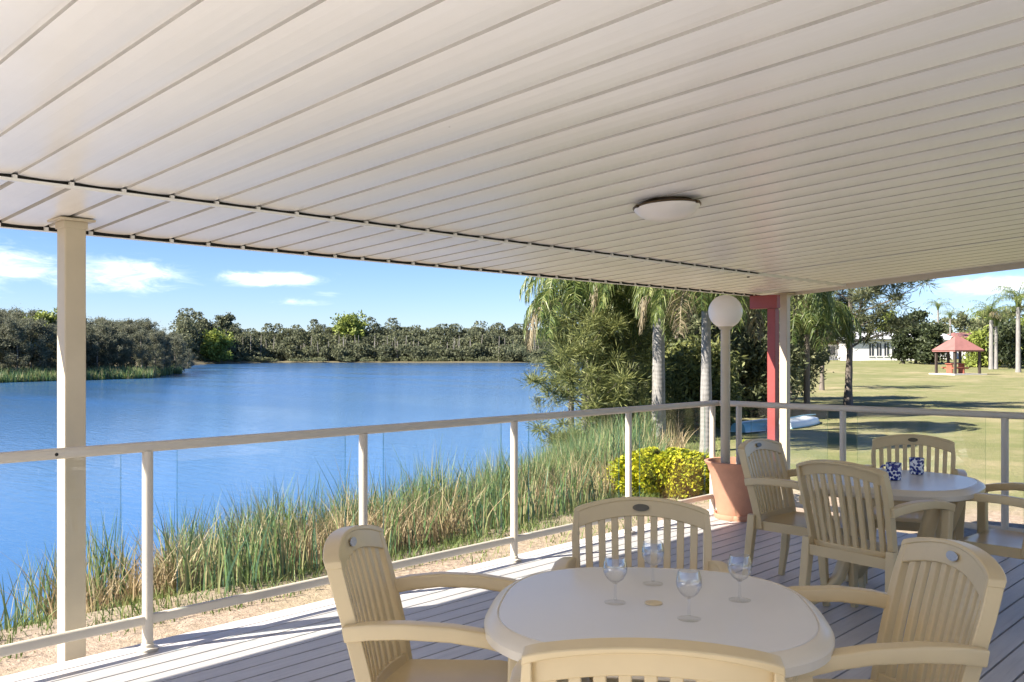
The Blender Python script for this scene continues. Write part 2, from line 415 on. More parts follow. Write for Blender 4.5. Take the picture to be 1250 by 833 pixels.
# ------------------------------------------------------------------ setting: ground, lake
WATER = -1.46
def shore_v(u):
    return np.interp(u, [-400, -60, 7, 12, 18, 25, 40, 80, 320, 900], [60, 11, 9.6, 10.5, 14, 19.6, 32, 62, 231, 640])
def r_out(th):   # th: angle right of the camera heading; how far the open water reaches
    px = 625 + FPX * np.tan(np.clip(th, -1.2, 1.2))
    return np.interp(px, [-2200, -60, 100, 185, 212, 236, 262, 330, 700, 4000], [62, 84, 97, 104, 128, 215, 236, 262, 268, 300])
def ground_z(u, v):
    u = np.asarray(u, float); v = np.asarray(v, float)
    r = np.hypot(u, v) + 1e-6
    X = SF * u - CF * v; D = CF * u + SF * v; th = np.arctan2(X, D)
    land = np.interp(r, [0, 28, 50, 80, 120, 200, 900], [-.65, -.68, -.6, -.3, .45, 1.3, 5])
    near = v - shore_v(u)
    far = np.where((np.abs(th) < 1.2), (r_out(th) - D) * np.cos(th), 25 - r)
    bank = WATER + .35 + np.clip(-far, 0, 60) * .02 + np.clip(-far - 10, 0, 300) * .03
    z = land + (-2.25 - land) * smooth01((near + 2.6) / 5.2)
    zf = bank + (-2.25 - bank) * smooth01((far + 1.5) / 3.0)
    z = np.where(near > 3, zf, z)
    # humps on the lawn and by the path
    z = z + np.where(near < -2.5, .05 * np.sin(u * .55 + .4) * np.cos(v * .41) * np.clip(r / 14, 0, 1), 0)
    return z
def build_ground():
    nt_, rs = 900, np.concatenate([[.5], np.geomspace(1.2, 1400, 210)])
    th = np.linspace(0, 2 * np.pi, nt_, endpoint=False)
    Rr, T = np.meshgrid(rs, th, indexing='ij'); u, v = Rr * np.cos(T), Rr * np.sin(T)
    P = np.stack([u, v, ground_z(u, v)], -1).reshape(-1, 3)
    i, j = np.meshgrid(np.arange(len(rs) - 1), np.arange(nt_), indexing='ij'); jn = (j + 1) % nt_
    F = np.stack([i * nt_ + j, (i + 1) * nt_ + j, (i + 1) * nt_ + jn, i * nt_ + jn], -1).reshape(-1, 4)
    tag(np_mesh('ground', P, F, M_ground, smooth=True), kind='structure')
    rs = np.concatenate([[6], np.geomspace(7, 700, 24)]); nt_ = 240; th = np.linspace(R(-20), R(170), nt_)
    Rr, T = np.meshgrid(rs, th, indexing='ij')
    P = np.stack([Rr * np.cos(T), Rr * np.sin(T), np.full_like(Rr, WATER)], -1).reshape(-1, 3)
    i, j = np.meshgrid(np.arange(len(rs) - 1), np.arange(nt_ - 1), indexing='ij')
    F = np.stack([i * nt_ + j, (i + 1) * nt_ + j, (i + 1) * nt_ + j + 1, i * nt_ + j + 1], -1).reshape(-1, 4)
    tag(np_mesh('lake_water', P, F, M_water, smooth=True), kind='structure')
build_ground()
gz = lambda p: float(ground_z(p[0], p[1]))

# ------------------------------------------------------------------ deck
DV, DU = 4.43, 7.46       # outer edges of the deck
PITCH = .118
def build_deck():
    mb = MB(); rnd = random.Random(4); k = 0; v = DV
    while v > -7:
        w = PITCH - .0115
        mb.box(-7, DU, v - w, v, -.03, rnd.uniform(-.0015, 0)); v -= PITCH
    mb.box(-7, DU - .03, -7, DV - .02, -.2, -.05)
    d = mb.build('deck', [M_deck, M_dark]); d.data.polygons.foreach_set('material_index', [0] * (len(d.data.polygons) - 6) + [1] * 6)
    tag(d, kind='structure')
    mb = MB(); mb.box(-7, DU + .012, DV + .002, DV + .035, -.26, -.034); mb.box(DU + .002, DU + .035, -7, DV, -.26, -.034)
    for x in np.arange(-6.5, DU, 1.6): mb.box(x, x + .1, DV - .14, DV - .04, -.75, -.2)
    for y in np.arange(-6.5, DV, 1.6): mb.box(DU - .14, DU - .04, y, y + .1, -.75, -.2)
    tag(mb.build('deck_edge', M_deck), kind='structure')
build_deck()

# ------------------------------------------------------------------ verandah roof
RU0, RU1, RV0, RV1, RVG = -1.2, 9.2, -1.7, 4.81, 3.925  # roof stops short out of view so the sunlit deck bounces light in
RIB, RIB0 = .2185, 1.279
ceil_z = lambda v: 2.07 + .067 * (RV1 - v)
ribs = [RIB0 + RIB * k for k in range(-12, 60) if RU0 + .05 < RIB0 + RIB * k < RU1 - .05]
def pan_section(mb, v0, v1, dz):
    prof = [(RU0, 0)]
    for u in ribs:
        prof += [(u - .165, -.0028), (u - .1, -.0042), (u - .05, -.0028), (u - .013, 0), (u - .010, .016), (u + .010, .016), (u + .013, 0)]
    prof.append((RU1, 0)); n = len(prof)
    nv = max(2, int((v1 - v0) / .5)); vs = []
    for i in range(nv + 1):
        v = v0 + (v1 - v0) * i / nv
        vs += [(u, v, ceil_z(v) + dz + h) for u, h in prof]
    fs = [(i * n + j, (i + 1) * n + j, (i + 1) * n + j + 1, i * n + j + 1) for i in range(nv) for j in range(n - 1)]
    mb.add(vs, fs)
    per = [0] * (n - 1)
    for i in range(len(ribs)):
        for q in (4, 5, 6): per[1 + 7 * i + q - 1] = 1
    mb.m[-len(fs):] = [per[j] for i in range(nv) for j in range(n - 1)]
def build_roof():
    root = empty('verandah_roof', (1.74, 4.56, -.65))
    tag(root, 'long white ribbed verandah roof spanning the deck on two beige posts', 'roof')
    off = root.location
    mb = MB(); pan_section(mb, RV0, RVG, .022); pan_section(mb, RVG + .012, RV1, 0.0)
    mb.build('ceiling', [M_ceil, M_jointshade], root, off=off)
    mb = MB()   # weather skin over the pans
    for (v0, v1) in ((RV0, RV1 + .029),):
        vs = [(u, v, ceil_z(v) + h) for v in (v0, v1) for u in (RU0, RU1) for h in (.032, .06)]
        mb.add(vs, [(0, 1, 3, 2), (4, 6, 7, 5), (0, 4, 5, 1), (2, 3, 7, 6), (0, 2, 6, 4), (1, 5, 7, 3)])
    mb.build('roof_sheet', M_ceil, root, off=off)
    # step where the panels lap, and the open ends of the pans at the eave
    lip = MB(); slot = MB(); eave = MB(); eslot = MB()
    zg = ceil_z(RVG)
    lip.box(RU0, DU - .1, RVG - .004, RVG + .012, zg - .006, zg + .007)
    for u in ribs:
        if u < DU - .1: lip.box(u - .008, u + .010, RVG - .003, RVG + .012, zg + .0075, zg + .021)
    slot.box(RU0, DU - .1, RVG + .0125, RVG + .05, zg + .0075, zg + .0215)
    lip.box(DU - .1, RU1, RVG - .003, RVG + .012, zg - .003, zg + .0215)
    ze = ceil_z(RV1)
    eave.box(RU0, RU1, RV1 + .004, RV1 + .034, ze - .023, ze - .019)
    eave.box(RU0, RU1, RV1 + .030, RV1 + .034, ze - .0185, ze + .055)
    for u in ribs: eave.box(u - .010, u + .010, RV1 + .003, RV1 + .016, ze - .0185, ze - .001)
    eslot.box(RU0, RU1, RV1 + .017, RV1 + .028, ze - .0185, ze + .02)
    lip.build('lap_strip', M_ceil, root, off=off); slot.build('lap_gap', M_slot, root, off=off)
    eave.build('eave_trim', M_ceil, root, off=off); eslot.build('eave_gap', M_slot, root, off=off)
    mb = MB()   # barge trim along the far end
    vs = [(u, v, ceil_z(v) + h) for v in (RV0, RV1 + .034) for u in (RU1 + .002, RU1 + .02) for h in (-.03, .115)]
    mb.add(vs, [(0, 1, 3, 2), (4, 6, 7, 5), (0, 4, 5, 1), (2, 3, 7, 6), (0, 2, 6, 4), (1, 5, 7, 3)])
    mb.build('barge_trim', M_cream, root, off=off)
    mb = MB()   # joint strip where the roof runs on past the deck
    v0, v1 = .2, RVG - .02
    vs = [(u, v, ceil_z(v) + h) for v in (v0, v1) for u in (DU - .06, DU - .035) for h in (.016, .0205)]
    mb.add(vs, [(0, 1, 3, 2), (4, 6, 7, 5), (0, 4, 5, 1), (2, 3, 7, 6), (0, 2, 6, 4), (1, 5, 7, 3)])
    mb.build('joint_strip', M_ceil, root, off=off)
    # posts
    for (u, v, s) in ((1.74, 4.56, .1), (9.12, 4.56, .085)):
        z1 = ceil_z(v); g = float(ground_z(u, v)); h = s / 2
        mb = MB(); mb.box(u - h, u + h, v - h, v + h, g - .1, z1 - .012)
        p = mb.build('post', M_post, root, bevel=.006, off=off)
        mb = MB(); mb.box(u - .083, u + .083, v - .083, v + .083, z1 - .016, z1 - .004)
        mb.box(u - h - .006, u + h + .006, v - h - .006, v + h + .006, z1 - .05, z1 - .016)
        mb.build('cap_plate', M_post, p, bevel=.003, off=off)
    for (u, v) in ((-1.0, 4.56),):
        z1 = ceil_z(v); mb = MB(); mb.box(u - .05, u + .05, v - .05, v + .05, -.75, z1 - .004); mb.build('post', M_post, root, bevel=.006, off=off)
    for u in (-1.0, 3.0, 6.5):
        v = -1.5; z1 = ceil_z(v); mb = MB(); mb.box(u - .05, u + .05, v - .05, v + .05, -.03, z1 + .018); mb.build('post', M_post, root, bevel=.006, off=off)
    mb = MB(); mb.tube([(DU - .12, 4.02, ceil_z(4.02) - .012), (DU - .12, 4.02, ceil_z(4.02) + .004)], .012, 10)
    mb.build('ceiling_screw', M_slot, root, off=off)
build_roof()

def build_ceiling_light():
    u, v = 4.03, 2.68; z = ceil_z(v) + .022
    root = empty('ceiling_light', (u, v, z)); root.rotation_euler = (-math.atan(.067), 0, 0)
    tag(root, 'round white oyster light with a bronze rim fixed to the ribbed ceiling', 'ceiling light')
    mb = MB(); mb.lathe([(0, -.1), (.05, -.098), (.1, -.088), (.14, -.07), (.166, -.045), (.172, -.035), (.17, -.03)], 40)
    mb.build('diffuser', M_globe, root, smooth=50)
    mb = MB(); mb.lathe([(.168, -.034), (.178, -.03), (.178, -.024), (.15, -.02), (.13, -.0), (.10, 0)], 40); mb.build('rim', M_brass, root, smooth=40)
    for a in (.6, 2.7, 4.8):
        mb = MB(); mb.cbox((.175 * math.cos(a), .175 * math.sin(a), -.031), .022, .02, .012, a); mb.build('clip', M_brass, root)
build_ceiling_light()

# ------------------------------------------------------------------ balustrades
RAILV, RAILU = 4.31, 7.30
def balustrade(name, label, a, b, stations, panes):
    """a, b ends of the rail (x, y); stations: distances of posts from a; panes: (d0, d1) spans of glass"""
    a = Vector((*a, 0)); b = Vector((*b, 0)); t = (b - a).normalized(); n = Vector((-t.y, t.x, 0)); Ln = (b - a).length
    root = empty(name, a, math.atan2(t.y, t.x)); tag(root, label, 'railing')
    mb = MB(); mb.sweep([(-.0, 0, .985), (Ln, 0, .985)], .052, .05, n=20, p=2.4)
    mb.build('handrail', M_cream, root, smooth=40)
    mb = MB(); mb.sweep([(0, .0, .148), (Ln, .0, .148)], .034, .048, n=16, p=3.2); mb.build('bottom_rail', M_cream, root, smooth=40)
    for s in stations:
        mb = MB(); mb.tube([(s, 0, .012), (s, 0, .965)], .0255, 18)
        p = mb.build('post', M_cream, root, smooth=40)
        mb = MB(); mb.lathe([(.05, .0), (.052, .010), (.03, .016), (.03, .03), (.0265, .034)], 20, (s, 0, 0)); mb.build('base_flange', M_cream, p, smooth=40)
    for d0, d1 in panes:
        mb = MB(); y0, y1 = -.005, .005; z0, z1 = .168, .962
        vs = [(x, y, z) for z in (z0, z1) for y in (y0, y1) for x in (d0, d1)]
        mb.add(vs, [(0, 1, 5, 4), (2, 6, 7, 3)]); mb.cur = 1; mb.add(vs, [(0, 4, 6, 2), (1, 3, 7, 5), (4, 5, 7, 6)])
        mb.build('glass_panel', [M_pane, M_paneedge], root)
    return root
posts_u = [-1.94, -.63, .69, 2.0, 3.30, 4.60, 5.94, 7.22]
rail_root = balustrade('lakeside_balustrade', 'long cream metal railing with clear glass panels facing the lake', (-2.0, RAILV), (RAILU, RAILV),
           [u + 2.0 for u in posts_u], [(posts_u[i] + .15 + 2, posts_u[i + 1] - .13 + 2) for i in range(len(posts_u) - 1)])
mb = MB(); mb.sweep([(3.57, -.0245, .984), (3.57, -.0275, .984)], None, None, r=.008, n=10, up=(0, 0, 1)); mb.build('fixing_hole', M_slot, rail_root)
sv = [.19, 1.14, 2.35, 3.56, 4.77, 5.98]
balustrade('side_balustrade', 'shorter cream metal railing with clear glass panels facing the lawn and gazebo', (RAILU, RAILV - .03), (RAILU, -2.2),
           sv, [(sv[i] + .12, sv[i + 1] - .13) for i in range(len(sv) - 1)])

# ------------------------------------------------------------------ chairs
def make_chair():
    root = empty('armchair')
    lerp = lambda a, b, t: a + (b - a) * t
    def bp(s, t, k=0.0):   # a point of the back: s across (-1..1), t up (0..1), k metres forward of the rear face
        w = lerp(.238, .262, t) - .014 * max(0, t - .8) / .2 * abs(s) ** 8
        y = -.205 - .112 * max(0, t) ** 1.25 + .045 * s * s + k
        z = .385 + .467 * t + .04 * (1 - s * s) * t + .12 * k
        return (w * s, y, z)
    mb = MB()
    def patch(s0, s1, t0f, t1f, th, ns, ntt, k0=0.0):
        idx = {}; vs = []; fs = []
        for side in (0, 1):
            for i in range(ns + 1):
                s = lerp(s0, s1, i / ns)
                for j in range(ntt + 1):
                    t = lerp(t0f(s), t1f(s), j / ntt); idx[side, i, j] = len(vs); vs.append(bp(s, t, k0 + th * side))
        for i in range(ns):
            for j in range(ntt):
                q = [(i, j), (i, j + 1), (i + 1, j + 1), (i + 1, j)]
                fs.append(tuple(idx[0, *p] for p in q)); fs.append(tuple(idx[1, *p] for p in reversed(q)))
        for i in range(ns):
            fs.append((idx[0, i, 0], idx[0, i + 1, 0], idx[1, i + 1, 0], idx[1, i, 0]))
            fs.append((idx[0, i + 1, ntt], idx[0, i, ntt], idx[1, i, ntt], idx[1, i + 1, ntt]))
        for j in range(ntt):
            fs.append((idx[0, 0, j + 1], idx[0, 0, j], idx[1, 0, j], idx[1, 0, j + 1]))
            fs.append((idx[0, ns, j], idx[0, ns, j + 1], idx[1, ns, j + 1], idx[1, ns, j]))
        mb.add(vs, fs)
    arch = lambda s: .835 + .03 * (1 - s * s)
    patch(-.985, .985, arch, lambda s: .993, .027, 24, 4)                     # top rail
    patch(-1.008, 1.008, lambda s: .955 + .02 * (1 - s * s), lambda s: 1.0, .049, 24, 1, -.019)   # rolled lip
    patch(-.93, .93, lambda s: .0, lambda s: .13, .024, 16, 2)         # bottom rail
    for s0, s1 in ((-1, -.895), (.895, 1)): patch(s0, s1, lambda s: -.02, lambda s: .975, .046, 1, 10, -.017)
    n = 9; gap = .088; wd = (1.79 - gap * (n + 1)) / n
    for i in range(n):
        s0 = -.895 + gap + i * (wd + gap); patch(s0, s0 + wd, lambda s: .11, lambda s: arch(s) + .012, .018, 1, 7, .004)
    back = mb.build('backrest', M_chair, root, smooth=38, bevel=.0035)
    p = Vector(bp(0, .90, .0295)); q = Vector(bp(0, .96, .0295)); up = (q - p).normalized()
    for name, mat, k in (('badge', M_badge, .0325),):
        mb = MB(); ctr = Vector(bp(0, .925, k)); X = Vector((1, 0, 0)); nn = X.cross(up)
        ring = [ctr + X * .031 * math.cos(a) + up * .0135 * math.sin(a) for a in np.linspace(0, 2 * math.pi, 24, endpoint=False)]
        mb.add([p_ - nn * .003 for p_ in ring] + [p_ + nn * .0 for p_ in ring], [tuple(range(24)), tuple(range(47, 23, -1))] + [(i, 24 + i, 24 + (i + 1) % 24, (i + 1) % 24) for i in range(24)])
        mb.build(name, mat, back)
    # seat: dished top over a skirt
    mb = MB(); nx, ny = 12, 10; vs = []; fs = []
    def sp(a, b): # a,b in -1..1
        w = lerp(.222, .250, (b + 1) / 2); y = lerp(-.215, .245, (b + 1) / 2)
        return w * a, y, .425 - .016 * (1 - a ** 4) * (1 - b ** 4) - .03 * max(0, b - .6) ** 2 / .16
    for j in range(ny + 1):
        for i in range(nx + 1): vs.append(sp(-1 + 2 * i / nx, -1 + 2 * j / ny))
    fs = [(j * (nx + 1) + i, j * (nx + 1) + i + 1, (j + 1) * (nx + 1) + i + 1, (j + 1) * (nx + 1) + i) for j in range(ny) for i in range(nx)]
    rim = [i for i in range(nx + 1)] + [(j) * (nx + 1) + nx for j in range(1, ny + 1)] + [ny * (nx + 1) + i for i in range(nx - 1, -1, -1)] + [j * (nx + 1) for j in range(ny - 1, 0, -1)]
    k = len(vs); vs += [(vs[i][0] * .985, vs[i][1] * .99, vs[i][2] - .055) for i in rim]; m = len(rim)
    fs += [(rim[(i + 1) % m], rim[i], k + i, k + (i + 1) % m) for i in range(m)]
    k2 = len(vs); vs += [(vs[i][0] * .9, vs[i][1] * .9, vs[i][2] - .03) for i in rim]
    fs += [(k + (i + 1) % m, k + i, k2 + i, k2 + (i + 1) % m) for i in range(m)]; fs.append(tuple(k2 + i for i in range(m - 1, -1, -1)))
    mb.add(vs, fs); mb.build('seat', M_chair, root, smooth=38)
    for sx in (-1, 1):
        mb = MB()
        pts = [(sx * .254, -.228, .654), (sx * .268, -.15, .669), (sx * .282, -.05, .678), (sx * .288, .08, .675), (sx * .287, .18, .661), (sx * .284, .285, .636)]
        mb.sweep(pts, [.036, .046, .052, .054, .054, .052], [.046, .046, .044, .042, .042, .044], n=20, p=7)
        mb.build('armrest', M_chair, root, smooth=28, bevel=.003)
        mb = MB()
        mb.sweep([(sx * .284, .258, .632), (sx * .280, .256, .52), (sx * .270, .252, .40), (sx * .266, .262, .2), (sx * .264, .278, 0)], [.042, .044, .047, .042, .034], [.05, .05, .052, .044, .036], n=20, p=7, up=(0, 1, 0))
        mb.build('leg', M_chair, root, smooth=28)
        mb = MB()
        mb.sweep([(sx * .240, -.195, .46), (sx * .242, -.20, .36), (sx * .248, -.218, .18), (sx * .253, -.245, 0)], [.044, .05, .046, .036], [.046, .05, .044, .034], n=20, p=7, up=(0, 1, 0))
        mb.build('leg', M_chair, root, smooth=28)
    return root
chair_specs = [  # back-top spot (X, d), facing (fx, fd), label
    ((-.515, 2.80), (.995, -.09), 'beige slatted armchair at the left end of the near table, turned towards the wine glasses'),
    ((.487, 3.44), (-.12, -1.0), 'beige slatted armchair behind the near table, facing the viewer with its dark oval badge'),
    ((1.285, 2.60), (-.995, -.02), 'beige slatted armchair at the right end of the near table, facing left'),
    ((.264, 1.725), (.125, .99), 'beige slatted armchair cut off at the bottom edge, its back to the viewer'),
    ((1.64, 4.60), (.80, .60), 'beige slatted armchair with its back to the viewer in front of the table with mugs'),
    ((1.54, 5.76), (.74, -.67), 'beige slatted armchair beside the terracotta pot, left of the table with mugs'),
    ((2.69, 6.10), (-.42, -.90), 'beige slatted armchair behind the blue mugs, closest to the lawn railing'),
    (None, (-.66, .75), 'beige slatted armchair at the right edge, only its seat and arms in view')]
proto = make_chair(); chairs_built = []
for i, (bt, f, lab) in enumerate(chair_specs):
    o = proto if i == 0 else copy_tree(proto)
    L_ = math.hypot(*f); f = (f[0] / L_, f[1] / L_)
    if bt is None: bt = (2.70 - f[0] * .33, 4.98 - f[1] * .33)
    o.location = cw(bt[0] + f[0] * .30, bt[1] + f[1] * .30, 0.001)
    o.rotation_euler = (0, 0, heading(*f))
    tag(o, lab, 'chair', 'beige resin armchairs around the two tables')
    chairs_built.append(o)
blue = None
for o in (chairs_built[0], chairs_built[2]):
    for ch in o.children:
        for b in ch.children:
            if b.name.startswith('badge'):
                if blue is None: blue = b.data.copy(); blue.materials[0] = M_badge2
                b.data = blue

# ------------------------------------------------------------------ tables
TH = .722
def make_table():
    root = empty('patio_table')
    p = 2.75
    def shape(th):
        c, s = abs(math.cos(th)), abs(math.sin(th)); return (c ** p + s ** p) ** (-1 / p)
    h = .474
    mb = MB(); mb.lathe([(.0, TH), (.30, TH), (h - .042, TH), (h - .039, TH - .003), (h - .039, TH - .02), (0, TH - .02)], 96, shape=shape)
    mb.build('tabletop', M_table, root, smooth=35)
    mb = MB(); mb.lathe([(h - .046, TH - .024), (h - .0385, TH - .001), (h - .036, TH + .0005), (h - .03, TH - .001), (h - .02, TH - .009), (h - .006, TH - .017), (h, TH - .027), (h - .002, TH - .05), (h - .012, TH - .056), (h - .036, TH - .052), (h - .046, TH - .03)], 96, shape=shape)
    mb.build('rim', M_rim, root, smooth=35)
    mb = MB(); mb.lathe([(.026, TH + .001), (.024, TH + .004), (.0, TH + .005)], 24); mb.build('umbrella_hole_cap', M_chair, root, smooth=40)
    for sx in (-1, 1):
        for sy in (-1, 1):
            q = lambda r, z: (sx * r, sy * r, z)
            mb = MB(); mb.sweep([q(.315, TH - .04), q(.30, .60), q(.25, .44), q(.20, .33), (sx * .19, sy * .19, .26), q(.215, .17), q(.27, .08), q(.335, .035), q(.375, .022)],
                                [.06, .058, .056, .056, .056, .056, .054, .05, .044], [.075, .075, .08, .085, .085, .08, .065, .05, .04], n=12, p=4, up=(sx * .7, -sy * .7, 0.02))
            mb.build('leg', M_chair, root, smooth=45)
    mb = MB(); mb.cbox((0, 0, .29), .36, .04, .06, R(45)); mb.cbox((0, 0, .291), .36, .04, .055, R(-45)); mb.build('cross_brace', M_chair, root, bevel=.004)
    mb = MB(); mb.box(-.33, .33, -.34, -.31, TH - .085, TH - .03); mb.box(-.33, .33, .31, .34, TH - .085, TH - .03)
    mb.box(-.34, -.31, -.305, .305, TH - .083, TH - .03); mb.box(.31, .34, -.305, .305, TH - .083, TH - .03); mb.build('apron', M_chair, root, bevel=.003)
    return root
t1 = make_table(); t1.location = cw(.405, 2.60, .001); t1.rotation_euler = (0, 0, heading(.13, .99))
tag(t1, 'pale beige resin table in the foreground set with four wine glasses', 'table', 'pale resin patio tables')
t2 = copy_tree(t1); t2.location = cw(2.16, 5.20, .001); t2.rotation_euler = (0, 0, heading(.62, .78))
tag(t2, 'pale beige resin table by the lawn railing with two blue mugs on it', 'table', 'pale resin patio tables')

def make_glass():
    root = empty('wine_glass')
    mb = MB(); mb.lathe([(.0, .001), (.033, .0), (.0345, .0018), (.02, .0045), (.006, .009), (0, .0095)], 32); mb.build('foot', M_foot, root, smooth=60)
    mb = MB(); mb.lathe([(.0058, .0098), (.0042, .02), (.0036, .045), (.0042, .058), (.008, .0635)], 16); mb.build('stem', M_wine, root, smooth=60)
    mb = MB(); mb.lathe([(.002, .064), (.014, .068), (.027, .080), (.0365, .100), (.0375, .115), (.035, .130), (.0305, .148), (.0295, .148), (.034, .130), (.0363, .115), (.0353, .101), (.026, .0815), (.013, .070), (0.0, .0665)], 32)
    mb.build('bowl', M_wine, root, smooth=60)
    return root
g0 = make_glass()
for i, (px, py, lab) in enumerate([(751, 737, 'empty wine glass nearest the left armchair on the near table'), (797, 714, 'empty wine glass farthest back on the near table'),
                                   (841, 757, 'empty wine glass nearest the viewer on the near table'), (903, 734, 'empty wine glass on the right side of the near table')]):
    o = g0 if i == 0 else copy_tree(g0)
    d = FPX * (EYE - TH) / (py - 431); o.location = at(px, d, TH + .0025); o.rotation_euler = (0, 0, i * .7); o.scale = (.93, .93, .88)
    tag(o, lab, 'wine glass', 'wine glasses on the near table')
def make_mug():
    root = empty('mug')
    mb = MB(); mb.lathe([(.0, .002), (.034, .0), (.039, .004), (.041, .05), (.042, .096), (.0385, .096), (.037, .05), (.034, .01), (0, .008)], 28); mb.build('body', M_mug, root, smooth=45)
    mb = MB(); mb.sweep([(.038, 0, .08), (.058, 0, .082), (.070, 0, .066), (.070, 0, .04), (.058, 0, .024), (.037, 0, .022)], .012, .008, n=10, up=(0, 1, 0)); mb.build('handle', M_mug, root, smooth=50)
    return root
m0 = make_mug(); m1 = copy_tree(m0)
for o, px, d, rz, lab in ((m0, 1091, 5.12, 2.2, 'blue and white patterned mug closer to the slatted chair back, left one'), (m1, 1119, 5.36, .6, 'blue and white patterned mug farther back on the table, right one')):
    o.location = at(px, d, TH + .003); o.rotation_euler = (0, 0, rz); tag(o, lab, 'mug', 'mugs on the far table')

# ------------------------------------------------------------------ globe lamp in a pot
def build_lamp():
    p = at(901, 7.95); root = empty('plant_pot', p)
    tag(root, 'large terracotta pot standing in the corner of the deck under the globe lamp', 'pot')
    mb = MB(); mb.lathe([(.0, .025), (.165, .022), (.178, .03), (.19, .10), (.244, .40), (.256, .425), (.262, .455), (.282, .475), (.291, .495), (.284, .50), (.262, .498), (.245, .46), (.225, .36), (.17, .12)], 48)
    mb.build('body', M_terra, root, smooth=40)
    mb = MB(); mb.lathe([(.0, .003), (.20, 0), (.21, .02), (.207, .045), (.196, .045), (.182, .028), (0, .0215)], 48); mb.build('saucer', M_terra, root, smooth=40)
    mb = MB(); mb.lathe([(.0, .405), (.12, .40), (.226, .392), (.21, .33)], 32); mb.build('soil', M_soil, root, smooth=60)
    q = at(885.5, 7.93); lamp = empty('globe_lamp', q + Vector((0, 0, .40)))
    tag(lamp, 'white globe lamp on a beige pole rising from the terracotta pot', 'lamp')
    mb = MB(); mb.tube([(0, 0, -.08), (0, 0, 1.262)], .041, 24); mb.build('pole', M_post, lamp, smooth=40)
    mb = MB(); mb.lathe([(.0, 1.245), (.05, 1.245), (.066, 1.27), (.066, 1.285), (.0, 1.285)], 28); mb.build('collar', M_post, lamp, smooth=40)
    mb = MB(); c = 1.40; r = .146
    mb.lathe([(r * math.sin(a), c - r * math.cos(a)) for a in np.linspace(.42, math.pi, 26)], 44); mb.build('globe', M_globe, lamp, smooth=80)
build_lamp()

# ------------------------------------------------------------------ red steel frame beyond the corner
def build_red_frame():
    p = Vector((8.79, 4.526, 0)); p.z = gz(p); root = empty('red_steel_frame', p)
    tag(root, 'red painted steel post with a short beam against the white corner post of the roof', 'post')
    t = 2.045 - p.z
    mb = MB(); mb.box(-.045, .045, -.045, .045, -.1, t - .142); mb.build('post', M_red, root, bevel=.004)
    mb = MB(); mb.box(-.04, .04, -.06, .25, t - .14, t); mb.build('beam', M_red, root, bevel=.004)
build_red_frame()

# ------------------------------------------------------------------ plants near the deck
def blades(rng, base, height, width, lean, bend, levels=4):
    """tapering strips: base (n,3); lean (n,2) sideways drift as a share of height; bend extra droop at the tip"""
    n = len(base); ang = rng.uniform(0, 2 * np.pi, n); side = np.stack([np.cos(ang), np.sin(ang), np.zeros(n)], -1)
    vs = []
    for k in range(levels + 1):
        t = k / levels; w = width * (1 - t ** 1.6 * .93)
        c = base + np.concatenate([lean * (t ** 1.7)[..., None] if np.ndim(t) else lean * t ** 1.7, np.ones((n, 1)) * (t - bend[:, None] * t ** 3)], 1) * height[:, None]
        vs += [c - side * w[:, None] / 2, c + side * w[:, None] / 2]
    V = np.stack(vs, 1).reshape(-1, 3); b = np.arange(n)[:, None] * (2 * (levels + 1))
    F = np.concatenate([np.stack([b[:, 0] + 2 * k, b[:, 0] + 2 * k + 1, b[:, 0] + 2 * k + 3, b[:, 0] + 2 * k + 2], 1) for k in range(levels)])
    return V, F
